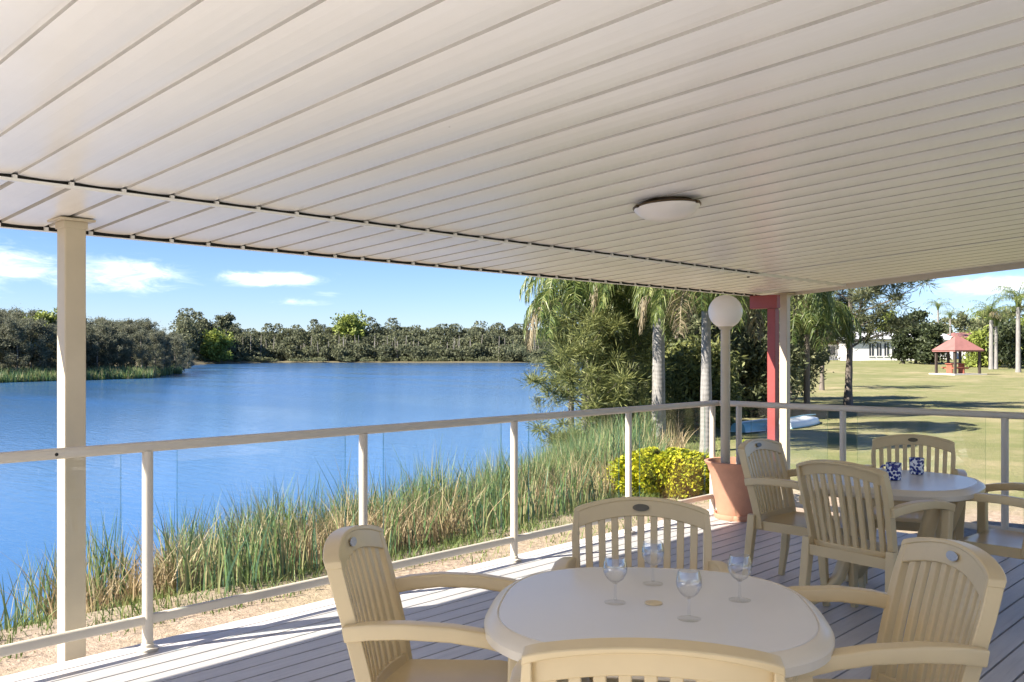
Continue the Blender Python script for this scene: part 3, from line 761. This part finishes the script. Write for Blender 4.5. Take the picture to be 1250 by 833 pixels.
def build_reeds():
    rng = np.random.default_rng(7)
    def patch(n, u0, u1, off0, off1, h0, h1, w0, w1, leans, bends, thr=None):
        u = rng.uniform(u0, u1, n); s = rng.uniform(off0, off1, n); v = shore_v(u) + s
        # clumps: reject between clump centres
        nz = np.sin(u * 2.1 + 1.3 * np.sin(v * 1.7)) * np.sin(v * 2.6 + u * .9) + .5 * np.sin(u * 5.3 - v * 3.1)
        keep = rng.uniform(-1.2, 1.1, n) < nz + .55
        if thr is not None: keep &= thr(u, s)
        u, v, nz, s = u[keep], v[keep], nz[keep], s[keep]; m = len(u)
        z = np.maximum(ground_z(u, v), -2.2) - .03
        h = rng.uniform(h0, h1, m) * (1 + .14 * nz)
        lean = rng.normal(0, 1, (m, 2)) * leans; bend = np.abs(rng.normal(0, bends, m))
        return blades(rng, np.stack([u, v, z], 1), h, rng.uniform(w0, w1, m), lean, bend)
    tall_ok = lambda u, s: (u > 4.75 + .5 * s) | (rng.uniform(0, 1, len(u)) < .012)
    tan_ok = lambda u, s: np.sin(u * 1.35 + .6 * s + .8) + .6 * np.sin(u * 3.1 - s * 2.2) > rng.normal(-.15, .45, len(u))
    front_ok = lambda u, s: np.sin(u * 1.35 + .6 * s + .8) + .6 * np.sin(u * 3.1 - s * 2.2) < rng.normal(.1, .45, len(u))
    V, F = merge([patch(6500, 4.0, 14, -2.4, -.8, .4, .95, .012, .024, .18, .2, front_ok), patch(21000, 3.9, 13, -1.2, 1.4, .75, 1.25, .008, .020, .15, .22, tall_ok), patch(11000, 11.5, 24, -1.8, 1.6, .85, 1.35, .013, .028, .15, .2),
                  patch(3200, 4.4, 11, 1.2, 2.1, 1.0, 1.35, .009, .020, .15, .2, tall_ok)])
    tag(np_mesh('reed_bed', V, F, M_reed), 'tall green reeds growing along the water beyond the lakeside railing', 'reeds', kind='stuff')
    V, F = merge([patch(1300, 3.2, 4.6, -1.7, -.5, .3, .8, .007, .016, .32, .35), patch(11000, 4.0, 13, -2.1, -.4, .3, .9, .007, .018, .30, .35, tan_ok), patch(7500, 4.5, 13, -.9, .8, .6, 1.0, .010, .022, .28, .3, tan_ok), patch(4000, 12.5, 22, -2.6, -.9, .4, .85, .012, .024, .28, .3, tan_ok)])
    tag(np_mesh('dry_reeds', V, F, M_dry), 'dry tan reed stalks matted along the landward side of the reeds', 'dry reeds', kind='stuff')
    V, F = merge([patch(11000, 1.5, 13, -2.9, -1.5, .05, .22, .006, .014, .35, .3), patch(5000, 6, 26, -3.6, -2.2, .05, .2, .008, .016, .35, .3)])
    tag(np_mesh('verge_grass', V, F, M_tuft), 'short green grass along the edge of the sandy strip below the reeds', 'grass', kind='stuff')
    # separate clumps in the water at the left
    for px, d, n, h, lab in ((33, 9.0, 45, .98, 'slim clump of green reeds standing in the water, farthest left'), (62, 8.8, 65, 1.05, 'thick clump of green reeds in the water just left of the tall beige post'),
                             (131, 8.6, 90, 1.12, 'bright green reed clump between the tall beige post and the first rail post')):
        p = at(px, d); b = np.stack([p.x + rng.normal(0, .11, n), p.y + rng.normal(0, .11, n), np.full(n, min(gz(p), WATER + .4) - .05)], 1)
        V, F = blades(rng, b - np.array(p), rng.uniform(.7, 1.05, n) * h, rng.uniform(.012, .024, n), rng.normal(0, .13, (n, 2)), np.abs(rng.normal(0, .12, n)))
        tag(np_mesh('reed_clump', V, F, M_reed, loc=p), lab, 'reeds', 'reed clumps at the left water edge')
build_reeds()

def golden_hedge():
    rng = np.random.default_rng(3)
    for (pxs, d, hh, n, lab) in (((748, 865), 13.7, .60, 20000, 'low bushy shrub with bright yellow leaves below the palms'), ((905, 918), 13.2, .75, 1500, 'small yellow leaved shrub behind the terracotta pot')):
        p = at(sum(pxs) / 2, d); p.z = gz(p); half = (pxs[1] - pxs[0]) / 2 / FPX * d
        root = empty('golden_shrub', p, A0 - R(90)); tag(root, lab, 'shrub', 'yellow shrubs beyond the railing')
        k = rng.uniform(0, 1, (n, 3)); th = k[:, 0] * 2 * np.pi; rr = np.sqrt(.45 + .55 * k[:, 1])
        lump = 1 + .10 * np.sin(th * 5 + 1) + .07 * np.sin(th * 9) + .06 * rng.normal(size=n)
        zt = k[:, 2]
        prof = np.sqrt(np.clip(1 - (np.abs(zt - .36) / .66) ** 3.2, .05, 1)) * (1 + .12 * np.sin(th * 13 + zt * 6))
        c = np.stack([np.cos(th) * rr * half * lump * prof, np.sin(th) * rr * .55 * lump * prof, .04 + zt * hh * (1 + .08 * np.sin(th * 4))], 1)
        d_ = norm(np.stack([np.cos(th), np.sin(th), .5 + rng.normal(size=n) * .4], 1) + rng.normal(size=(n, 3)) * .5)
        V, F = leaf_quads(c, d_, rng.uniform(.04, .10, n), rng.uniform(.025, .05, n), rng)
        np_mesh('foliage', V, F, M_gold, root)
        mb = MB(); rd = random.Random(1)
        for i in range(12):
            a = rd.uniform(0, 6.28); x = rd.uniform(-.5, .5) * half
            mb.tube([(x, 0, -.05), (x + .15 * math.cos(a), .15 * math.sin(a), hh * .5), (x + .3 * math.cos(a) * half, .3 * math.sin(a), hh * .85)], [.02, .014, .006], 6)
        mb.build('stems', M_bark, root, smooth=60)
golden_hedge()

# ------------------------------------------------------------------ palms and trees
def make_palm(name, label, loc, trunk_h, trunk_r, fronds, flen, seed, group=None, mat=None, lean=.0, leaflets=64, dry=3, drop=1.0, bark=None):
    rng = np.random.default_rng(seed); root = empty(name, loc, rng.uniform(0, 6)); tag(root, label, 'palm', group)
    k = 9; pts = [(lean * (i / k) ** 2 * trunk_h, 0, -.15 + (trunk_h + .15) * i / k) for i in range(k + 1)]
    rad = [trunk_r * (1.25 if i == 0 else 1.04 - .28 * (i / k) + .03 * rng.normal()) for i in range(k + 1)]
    mb = MB(); mb.tube(pts, rad, 16); mb.build('trunk', bark or M_palmbark, root, smooth=60)
    top = np.array([lean * trunk_h, 0, trunk_h])
    mb = MB()
    for i in range(9):
        a = i * 2.4; mb.tube([top + np.array([0, 0, -.15]), top + np.array([.16 * math.cos(a), .16 * math.sin(a), .25]) , top + np.array([.25 * math.cos(a), .25 * math.sin(a), .55])], [trunk_r * .8, trunk_r * .45, .03], 8)
    mb.build('crownshaft', M_palm, root, smooth=60)
    green, dryp = [], []
    for i in range(fronds):
        a = i * 2.39996 + rng.normal() * .15; e = R(82) - R(50) * (i / fronds) + rng.normal() * .08     # old fronds hang lowest
        L_ = flen * rng.uniform(.85, 1.1); seg = 16; P = [top + np.array([0, 0, .25])]; pit = e
        for s in range(seg):
            pit -= R(165) * drop / seg * (.55 + .9 * s / seg)
            pit = max(pit, R(-84)); P.append(P[-1] + np.array([math.cos(a) * math.cos(pit), math.sin(a) * math.cos(pit), math.sin(pit)]) * L_ / seg)
        P = np.array(P); side = np.array([-math.sin(a), math.cos(a), 0])
        n = leaflets; t = np.linspace(.12, 1, n); idx = t * seg; i0 = np.minimum(idx.astype(int), seg - 1); f = (idx - i0)[:, None]
        Q = P[i0] * (1 - f) + P[i0 + 1] * f; T = norm(P[i0 + 1] - P[i0])
        ll = flen * .30 * np.sin(np.pi * np.clip(.18 + .74 * t, 0, 1)) * rng.uniform(.8, 1.15, n)
        parts = dryp if (i >= fronds - dry) else green
        for sg in (-1, 1):
            d0 = norm(side * sg * .9 + T * .55 + np.array([0, 0, -.05]) + rng.normal(size=(n, 3)) * .12)
            d1 = norm(d0 * .55 + np.array([0, 0, -1.0]) + rng.normal(size=(n, 3)) * .12)
            m1 = Q + d0 * ll[:, None] * .42; m2 = m1 + d1 * ll[:, None] * .62; w = .027 * flen / 2.4
            wv = norm(np.cross(d0, np.array([0, 0, 1.0]) + rng.normal(size=(n, 3)) * .5)) * w / 2
            V = np.stack([Q - wv * .7, Q + wv * .7, m1 + wv, m1 - wv, m2 + wv * .15, m2 - wv * .15], 1).reshape(-1, 3)
            b = np.arange(n) * 6
            parts.append((V, np.concatenate([np.stack([b, b + 1, b + 2, b + 3], 1), np.stack([b + 3, b + 2, b + 4, b + 5], 1)])))
        w = .014 * flen / 2.4 * 2
        up = np.array([0, 0, 1.0]); ra = np.linspace(1.2, .3, seg + 1)[:, None] * w
        V = np.stack([P - side * ra, P + side * ra], 1).reshape(-1, 3); b = np.arange(seg) * 2
        parts.append((V, np.stack([b, b + 1, b + 3, b + 2], 1)))
    V, F = merge(green); np_mesh('crown', V, F, mat or M_palm, root)
    if dryp: V, F = merge(dryp); np_mesh('dry_fronds', V, F, M_palmdry, root)
    return root
def gpt(px, d):
    p = at(px, d); p.z = gz(p); return p
PG = 'palms beyond the corner of the deck'
make_palm('palm_tree', 'tall palm with a thick pale trunk and drooping fronds rising behind the yellow shrub', gpt(804, 21.4), 3.75, .165, 34, 2.35, 11, PG, dry=3)
make_palm('palm_tree', 'drooping palm with a slimmer pale trunk just left of the globe lamp pole', gpt(862, 19.4), 3.15, .125, 30, 2.1, 12, PG, dry=3)
make_palm('palm_tree', 'drooping palm leftmost by the lake, its trunk hidden by pine foliage', gpt(716, 23.5), 4.1, .14, 34, 2.35, 13, PG, dry=2)
make_palm('palm_tree', 'drooping palm behind the globe lamp and the red post', gpt(944, 24.5), 3.7, .14, 32, 2.4, 14, PG, dry=2)
make_palm('palm_tree', 'small drooping palm just right of the white corner post on the lawn', gpt(985, 30.0), 2.9, .11, 28, 2.3, 15, PG, dry=1, bark=M_bark)

def make_tree(name, label, loc, h, spread, trunk_r, seed, mat, bark=None, n_limbs=16, leaves=7000, leaf=(.22, .05), clump_r=.55, low=.25, droop=0.0, up=.35, radial=.4, group=None, cat='tree', rot=None, shape=1.0, lean=(0, 0)):
    rng = np.random.default_rng(seed); root = empty(name, loc, rng.uniform(0, 6.28) if rot is None else rot); tag(root, label, cat, group)
    mb = MB(); k = 8; trunk = []
    for i in range(k + 1):
        t = i / k; trunk.append(np.array([lean[0] * t * h + .03 * h * math.sin(t * 3 + seed) * t, lean[1] * t * h + .03 * h * math.cos(t * 2.4 + seed) * t, -.2 + (h * .93 + .2) * t]))
    mb.tube(trunk, [trunk_r * (1.3 if i == 0 else 1 - .85 * i / k) for i in range(k + 1)], 10)
    tips, wts = [], []
    for i in range(n_limbs):
        t = low + (1 - low) * ((i + rng.uniform(.0, .9)) / n_limbs); f = t * k; i0 = min(int(f), k - 1); b = trunk[i0] + (trunk[i0 + 1] - trunk[i0]) * (f - i0)
        a = i * 2.4 + rng.normal() * .4; prof = math.sin(math.pi * min(1, (t - low) / (1 - low) * .86 + .14)) ** .7
        L_ = spread * (.35 + .75 * prof * shape) * rng.uniform(.7, 1.15); P = [b]
        pit = up + rng.normal() * .18
        for s in range(5):
            pit += (.08 - droop * .3); a += rng.normal() * .15
            P.append(P[-1] + np.array([math.cos(a) * math.cos(pit), math.sin(a) * math.cos(pit), math.sin(pit)]) * L_ / 5)
            if s >= 1:
                for q in range(2): tips.append(P[-1] + rng.normal(size=3) * clump_r * .55 * (s + 1) / 5); wts.append(.5 + s * .25)
        r0 = max(.012, trunk_r * .36 * (1 - t * .6)); mb.tube(P, [r0 * (1 - .17 * s) for s in range(6)], 6)
    tips.append(trunk[-1]); wts.append(1); tips = np.array(tips); wts = np.array(wts) * rng.uniform(.4, 1.5, len(tips)); wts /= wts.sum()
    mb.build('trunk', bark or M_bark, root, smooth=60)
    ci = rng.choice(len(tips), leaves, p=wts); o = rng.normal(size=(leaves, 3)) * np.array([1, 1, .75]); o = norm(o) * (np.abs(rng.normal(size=(leaves, 1))) * .55 + .25) * clump_r * rng.uniform(.6, 1.25, len(tips))[ci][:, None]
    d = norm(norm(o) * radial + rng.normal(size=(leaves, 3)) * (1 - radial) * .6 + np.array([0, 0, up * .5 - droop]))
    c = tips[ci] + o - np.array([0, 0, 1]) * droop * rng.uniform(0, .6, (leaves, 1)) * clump_r
    V, F = leaf_quads(c, d, rng.uniform(.6, 1.3, leaves) * leaf[0], rng.uniform(.7, 1.3, leaves) * leaf[1], rng)
    np_mesh('crown', V, F, mat, root); return root
TG = 'trees beyond the corner of the deck'
# young pine leaning over the water, behind the palms
make_tree('pine_tree', 'bushy yellow green pine at the water edge below the leftmost palm', gpt(722, 22.6), 3.7, 1.75, .12, 21, M_pine, n_limbs=26, leaves=30000, leaf=(.21, .019), clump_r=.34, low=.08, up=.35, radial=.75, group=TG)
make_tree('pine_tree', 'bushy pine between the thick palm trunk and the leftmost palm', gpt(768, 24.0), 3.7, 1.6, .12, 22, M_pine, n_limbs=24, leaves=22000, leaf=(.21, .02), clump_r=.36, low=.1, up=.35, radial=.75, group=TG)
make_tree('she_oak', 'wispy grey green tree showing left of the palm crowns against the sky', gpt(698, 31.0), 7.0, 1.5, .13, 23, M_olive, n_limbs=22, leaves=9000, leaf=(.3, .02), clump_r=.36, low=.3, droop=.5, radial=.3, group=TG)
for i, (px, d, h, s, m, lab) in enumerate([
        (830, 30, 5.6, 2.2, M_olive, 'grey olive tree filling the gap between the two pale palm trunks'), (880, 33, 6.4, 2.4, M_olive, 'dark leafy tree directly behind the globe lamp'),
        (900, 30, 3.2, 1.5, M_olive, 'low grey olive bush tree under the palm behind the red post'), (932, 36, 6.8, 2.3, M_olive, 'dark tall tree behind the red post'),
        (968, 40, 5.6, 1.3, M_olive, 'grey green tree rising behind the white corner post'), (850, 26, 2.1, 1.1, M_pine, 'low green bush tree at the foot of the slim palm'), (790, 33, 5.5, 2.0, M_dkleaf, 'dark tree behind the thick palm trunk'),
        (930, 33, 2.4, 1.3, M_olive, 'low grey bush tree between lamp pole and red post')]):
    make_tree('broad_tree', lab, gpt(px, d), h, s, .13, 40 + i, m, n_limbs=22, leaves=13000, leaf=(.24, .07), clump_r=.5, low=.1, droop=.25, radial=.4, group=TG)
# pine on the lawn
make_tree('pine_tree', 'tall open pine with a bare dark trunk standing alone on the lawn', gpt(1035, 34.0), 6.6, 2.7, .17, 64, M_olive, n_limbs=30, leaves=20000, leaf=(.30, .028), clump_r=.38, low=.38, up=.22, radial=.7, group='lone lawn trees')
make_tree('pine_tree', 'blue grey open pine standing behind the lone lawn pine, left of it', gpt(1003, 50), 7.2, 2.0, .13, 68, M_olive, n_limbs=18, leaves=5500, leaf=(.34, .03), clump_r=.38, low=.42, up=.1, radial=.5, group='lone lawn trees')

# ------------------------------------------------------------------ far right: gazebo, houses, garden trees
def hip_roof(mb, hx, hy, z0, z1, ridge, over=.0, th=.12):
    b = [(-hx, -hy, z0), (hx, -hy, z0), (hx, hy, z0), (-hx, hy, z0)]; t = [(-ridge, 0, z1), (ridge, 0, z1)]
    mb.add(b + t, [(0, 1, 5, 4), (1, 2, 5), (2, 3, 4, 5), (3, 0, 4), (3, 2, 1, 0)])
    mb.box(-hx + .05, hx - .05, -hy + .05, hy - .05, z0 - th, z0 - .004)
def build_gazebo():
    p = gpt(1169, 72); root = empty('gazebo', p, A0 - R(90) + .25)
    tag(root, 'open gazebo with a red hipped roof and dark posts on the lawn', 'gazebo')
    mb = MB(); hip_roof(mb, 1.38, 1.32, 1.9, 3.0, .25); mb.build('roof', M_roofred, root)
    mb = MB(); mb.box(-1.5, 1.5, -1.45, 1.45, -.35, .06); mb.build('floor_slab', M_slab, root)
    for x in (-1.12, 0, 1.12):
        for y in (-1.05, 1.05):
            if x == 0 and y < 0: continue
            mb = MB(); mb.box(x - .08, x + .08, y - .08, y + .08, .06, 1.8); mb.build('post', M_brown, root)
    mb = MB(); mb.box(-.9, .5, -.35, .35, .74, .8); mb.box(-.8, -.7, -.3, .3, .0, .74); mb.box(.3, .4, -.3, .3, .0, .74)
    mb.box(-.9, .5, -.8, -.52, .45, .5); mb.box(-.9, .5, .52, .8, .45, .5); mb.box(-.795, -.705, -.75, .75, .36, .446); mb.box(.305, .395, -.75, .75, .36, .446)
    tag(mb.build('picnic_table', M_bench, loc=p + Vector((0, 0, .065))), 'red brown picnic table with benches inside the gazebo', 'picnic table').rotation_euler = (0, 0, A0 - R(90) + .25)
build_gazebo()
def house(px0, px1, d, h, roof, label, wins, rise=1.6, wall=None, rz=0.0):
    p = gpt((px0 + px1) / 2, d); hx = (px1 - px0) / 2 / FPX * d; root = empty('house', p, A0 - R(90) + rz); tag(root, label, 'house', 'houses behind the lawn')
    mb = MB(); mb.box(-hx, hx, -4, 4, -1, h); mb.build('wall', wall or M_wall, root)
    mb = MB(); hip_roof(mb, hx + .6, 4.6, h + .15, h + rise, hx * .6); mb.build('roof', roof, root)
    for x, z0, z1, w in wins:
        mb = MB(); mb.box(x - w / 2, x + w / 2, -4.05, -3.95, z0, z1); f = mb.build('window', M_winframe, root)
        mb = MB(); mb.box(x - w / 2 - .08, x + w / 2 + .08, -4.06, -4.01, z1, z1 + .1); mb.box(x - w / 2 - .1, x + w / 2 + .1, -4.1, -4.01, z0 - .1, z0); mb.box(x - .03, x + .03, -4.065, -4.051, z0, z1); mb.build('frame', M_wall, f)
house(1022, 1100, 118, 2.5, M_roofpale, 'low white house with tall dark windows behind the lone pine', [(-1.3 + i * .95, .5, 2.1, .55) for i in range(5)], 1.1)
house(1106, 1146, 124, 2.4, M_roofpale, 'white house partly hidden by the dark garden tree', [(-1.0, .7, 2.0, 1.0), (1.2, .7, 2.0, .9)], 1.6)
house(1150, 1218, 128, 2.3, M_roofred, 'house with a red tiled roof showing behind the gazebo', [(-2, .8, 1.9, 1.2), (1.4, .8, 1.9, 1.2)], 1.3)
house(978, 1024, 122, 2.1, M_roofred, 'small pinkish roofed house left of the lone pine trunk', [(0, .7, 1.8, 1.2)], 1.5)
for i, (px, d, h, s, m, lab) in enumerate([(1118, 100, 5.8, 2.2, M_dkleaf, 'dark round garden tree left of the gazebo'), (1103, 100, 5.0, 1.6, M_dkleaf, 'dark garden tree in front of the white houses'), (1138, 97, 4.0, 1.6, M_dkleaf, 'low dark garden tree touching the gazebo'),
                                           (1208, 92, 4.8, 2.3, M_olive, 'olive garden tree behind the gazebo'), (1236, 86, 4.2, 2.4, M_dkleaf, 'dark hedge like tree under the right hand palms'),
                                           (1052, 140, 6.5, 2.6, M_olive, 'olive tree behind the white house'), (1080, 138, 7.2, 2.6, M_lime, 'light green tree behind the white house'), (1172, 145, 6.6, 3.0, M_olive, 'olive tree on the skyline over the gazebo'),
                                           (1200, 150, 7.4, 3.2, M_lime, 'yellowish tree on the skyline right of the gazebo'), (1020, 130, 6.8, 2.6, M_dkleaf, 'dark tree at the far left end of the lawn'), (1235, 140, 8, 3.4, M_olive, 'olive tree on the skyline behind the right hand palms'),
                                           (1262, 90, 4.6, 2.6, M_lime, 'yellow green shrub tree at the right edge'), (1195, 88, 3.0, 1.7, M_lime, 'yellow green bush behind the gazebo posts'), (1145, 150, 6.0, 2.6, M_olive, 'distant olive tree above the white roof'), (990, 118, 7.5, 2.8, M_olive, 'olive tree behind the small pinkish roof')]):
    make_tree('garden_tree', lab, gpt(px, d), h, s * .72, .16, 80 + i, m, n_limbs=18, leaves=3500, leaf=(.42, .2), clump_r=.62, low=.12, droop=.2, radial=.4, group='garden trees behind the lawn')
GP = 'palms behind the lawn'
make_palm('palm_tree', 'garden palm right of the gazebo with the thicker of two grey trunks', gpt(1210, 82), 4.6, .2, 16, 2.6, 31, GP, leaflets=24, dry=1, drop=.62)
make_palm('palm_tree', 'slim garden palm touching the grey trunked palm by the gazebo', gpt(1216, 83), 4.1, .16, 14, 2.4, 32, GP, leaflets=24, dry=0, drop=.62)
make_palm('palm_tree', 'tall garden palm with a white trunk at the right edge', gpt(1243, 76), 5.6, .2, 18, 2.9, 33, GP, leaflets=24, dry=1, drop=.62)
make_palm('palm_tree', 'thin distant palm standing clear against the sky over the dark tree', gpt(1145, 118), 6.6, .14, 14, 2.2, 34, GP, leaflets=20, dry=0, drop=.7)
make_palm('palm_tree', 'distant palm on the skyline between gazebo and grey palm', gpt(1160, 125), 5.6, .14, 14, 2.2, 35, GP, leaflets=20, dry=0, drop=.7)

def build_boats():
    for i, (px, d, L_, rz, lab) in enumerate([(978, 26.5, 3.0, .95, 'white upturned dinghy lying on the grass behind the white corner post'), (928, 25.0, 2.6, .85, 'pale aqua upturned dinghy lying on the grass left of the red post')]):
        p = gpt(px, d); root = empty('dinghy', p, A0 - R(90) + rz); tag(root, lab, 'boat', 'dinghies lying on the lawn')
        n, m = 14, 10; vs = []; fs = []; root.scale = (1, .62, .62)
        for a in range(n + 1):
            t = a / n; w = .52 * (1 - (abs(t - .42) / .62) ** 2.6) if t > .42 else .52 * (1 - .35 * ((.42 - t) / .42) ** 2)
            w = max(w, .02); hgt = .40 + .10 * max(0, t - .5)
            for b in range(m + 1):
                th = math.pi * b / m; x = math.copysign(abs(math.cos(th)) ** .7, math.cos(th))
                vs.append(((t - .5) * L_, x * w, .02 + hgt * abs(math.sin(th)) ** .6 * (1 - .55 * max(0, t - .6) / .4)))
        fs = [(a * (m + 1) + b, (a + 1) * (m + 1) + b, (a + 1) * (m + 1) + b + 1, a * (m + 1) + b + 1) for a in range(n) for b in range(m)]
        fs += [tuple(range(m + 1)), tuple(n * (m + 1) + b for b in range(m, -1, -1))]
        mb = MB(); mb.add(vs, fs); mb.build('hull', M_boat if i == 0 else M_boatb, root, smooth=50)
        mb = MB(); mb.sweep([((t - .5) * L_, 0, .43 + .03 * t - .2 * max(0, t - .6)) for t in np.linspace(.02, .95, 10)], .05, .06, n=8); mb.build('keel', M_boatb if i == 0 else M_boat, root, smooth=50)
        mb = MB()
        for s in (-1, 1): mb.sweep([((t - .5) * L_, s * max(.03, (.55 * (1 - (abs(t - .42) / .62) ** 2.6) if t > .42 else .55 * (1 - .35 * ((.42 - t) / .42) ** 2))), .045) for t in np.linspace(0, 1, 14)], .05, .05, n=8)
        mb.build('gunwale', M_boatb if i == 0 else M_boat, root, smooth=50)
build_boats()

# ------------------------------------------------------------------ across the lake
def build_far_wood():
    rng = np.random.default_rng(5); cs, ds, Ls, Ws = [], [], [], []
    tv, tf = [], []; k = 0
    def one(px, d, h, w, n, size):
        nonlocal k
        p = at(px, d); z0 = gz(p)
        t = rng.uniform(0.02, 1, n) ** .85; th = rng.uniform(0, 2 * np.pi, n); prof = np.clip(1 - (np.abs(t - .52) / .53) ** 2.6, 0, 1) ** .6
        lump = 1 + .25 * np.sin(th * 3 + t * 9 + px); rr = np.sqrt(rng.uniform(.15, 1, n)) * w * prof * lump
        cs.append(np.stack([p.x + np.cos(th) * rr, p.y + np.sin(th) * rr, z0 + t * h], 1))
        ds.append(norm(rng.normal(size=(n, 3)) + np.array([0, 0, .5]))); Ls.append(rng.uniform(.6, 1.3, n) * size); Ws.append(rng.uniform(.4, .8, n) * size)
    for row in range(4):
        px = 225.0
        while px < 745:
            d = np.interp(px, [225, 236, 262, 330, 700], [226, 236, 250, 268, 272]) + 3 + row * 5 + rng.uniform(-2, 2)
            top = np.interp(px, [225, 300, 420, 470, 560, 620, 700], [397, 408, 402, 404, 405, 403, 410]) + rng.normal() * 4.2
            h = EYE + (431 - top) * d / FPX - (WATER + .6); h *= (.5, .8, 1.0, 1.03)[row] * rng.uniform(.86, 1.1)
            one(px, d, max(2.5, h), rng.uniform(1.7, 3.8), 680, .7); px += rng.uniform(4, 8) * (1.3 if row == 0 else 1)
    c, d, L_, w = np.concatenate(cs), np.concatenate(ds), np.concatenate(Ls), np.concatenate(Ws)
    V, F = leaf_quads(c, d, L_, w, rng)
    tag(np_mesh('far_wood', V, F, M_wood), 'long belt of grey green woodland along the far shore of the lake', 'wood', kind='stuff')
    # pale trunks showing at the front of the wood
    mb = MB()
    for i in range(90):
        px = rng.uniform(236, 730); d = np.interp(px, [225, 236, 262, 330, 700], [226, 236, 250, 268, 272]) + rng.uniform(1.5, 5); p = gpt(px, d); h = rng.uniform(4, 8)
        mb.tube([(p.x, p.y, p.z - .3), (p.x + rng.normal() * .4, p.y, p.z + h)], [.12, .05], 5)
    tag(mb.build('wood_trunks', M_palebark), 'thin pale trunks along the front of the far wood', 'trunks', kind='stuff')
    # tan bank edge below the wood with bushes
    cs, ds, Ls, Ws = [], [], [], []
    for i in range(120):
        px = rng.uniform(232, 740); d = np.interp(px, [225, 236, 262, 330, 700], [224, 233, 246, 265, 270]) + rng.uniform(0, 2.5); one(px, d, rng.uniform(.5, 1.6), rng.uniform(.6, 1.6), 90, .4)
    V, F = leaf_quads(np.concatenate(cs), np.concatenate(ds), np.concatenate(Ls), np.concatenate(Ws), rng)
    tag(np_mesh('bank_scrub', V, F, M_olive), 'low scrub along the bank of the far shore', 'scrub', kind='stuff')
    # trees of the near left shore
    protos = []
    SG = 'grey green trees crowding the left shore of the lake'; SL = 'one of the tall grey green trees crowding the left shore of the lake'
    for s in range(6):
        protos.append(make_tree('shore_tree', SL, (0, 0, 0), 8.0, 1.75 + .2 * (s % 3), .16, 120 + s, M_shore, M_palebark if s % 2 else M_bark, n_limbs=17, leaves=7500, leaf=(.25, .105), clump_r=.58, low=.16, droop=.2, radial=.35, group=SG, rot=0))
    used = [False] * 6; spots = []
    for row, (d0, k) in enumerate(((99.5, 20), (104, 19), (109, 18), (115, 17))):
        for i in range(k):
            px = -40 + (272 - 10 * row) * (i + rng.uniform(.1, .9)) / k; spots.append((px, row))
    for i, (px, row) in enumerate(spots):
        d = np.interp(px, [-60, 100, 185, 215, 240], [86, 98.5, 106, 128, 190]) + 3.5 + row * 5.5 + rng.uniform(-1.5, 1.5)
        top = np.interp(px, [-40, 0, 60, 84, 100, 140, 180, 200, 230], [370, 373, 381, 376, 383, 388, 389, 398, 402]) + abs(rng.normal()) * 8 + (10, 3, 0, -2)[row]
        p = gpt(px, d); h = EYE + (431 - top) * d / FPX - p.z; s = i % 6
        o = protos[s] if not used[s] else copy_tree(protos[s]); used[s] = True
        o.location = p; o.rotation_euler = (0, 0, rng.uniform(0, 6.28)); q = h / 8.0; o.scale = (q * rng.uniform(.9, 1.25), q * rng.uniform(.9, 1.25), q)
    make_tree('shore_tree', 'yellow green tree standing out among the left shore trees', gpt(56, 101.5), 6.4, 2.0, .15, 140, M_lime, n_limbs=18, leaves=5000, leaf=(.34, .18), clump_r=.6, low=.5, group='odd trees on the lake shore')
    make_tree('shore_tree', 'bright lime bush at the corner where the left shore meets the far wood', gpt(262, 243), 6.5, 4.2, .15, 141, M_lime, n_limbs=18, leaves=4000, leaf=(.9, .5), clump_r=1.3, low=.15, group='odd trees on the lake shore')
    make_tree('shore_tree', 'thin lone tree sticking up above the far wood near its left end', gpt(275, 255), 12.6, 2.0, .2, 142, M_wood, n_limbs=10, leaves=1500, leaf=(.8, .4), clump_r=.9, low=.78, group='odd trees on the lake shore')
    make_tree('shore_tree', 'rounded bright green tree rising above the middle of the far wood', gpt(430, 281), 11.5, 5.0, .3, 143, M_lime, n_limbs=22, leaves=6000, leaf=(.9, .5), clump_r=1.6, low=.3, group='odd trees on the lake shore')
    # reedy margin of the left shore
    n = 9000; px = rng.uniform(-60, 222, n); P = []
    d = np.interp(px, [-60, 100, 185, 212], [84.5, 97.5, 104.5, 127]) + rng.uniform(-1.2, 2.5, n)
    X = (px - 625) / FPX * d; u = SF * X + CF * d; v = -CF * X + SF * d
    dd = np.hypot(u, v); b = np.stack([u, v, np.maximum(ground_z(u, v), WATER) - .1], 1)
    V, F = blades(rng, b, rng.uniform(.5, 1.35, n), rng.uniform(.05, .12, n), rng.normal(0, .15, (n, 2)), np.abs(rng.normal(0, .1, n)), 2)
    tag(np_mesh('shore_reeds', V, F, M_reed), 'low green reeds along the water under the left shore trees', 'reeds', kind='stuff')
build_far_wood()
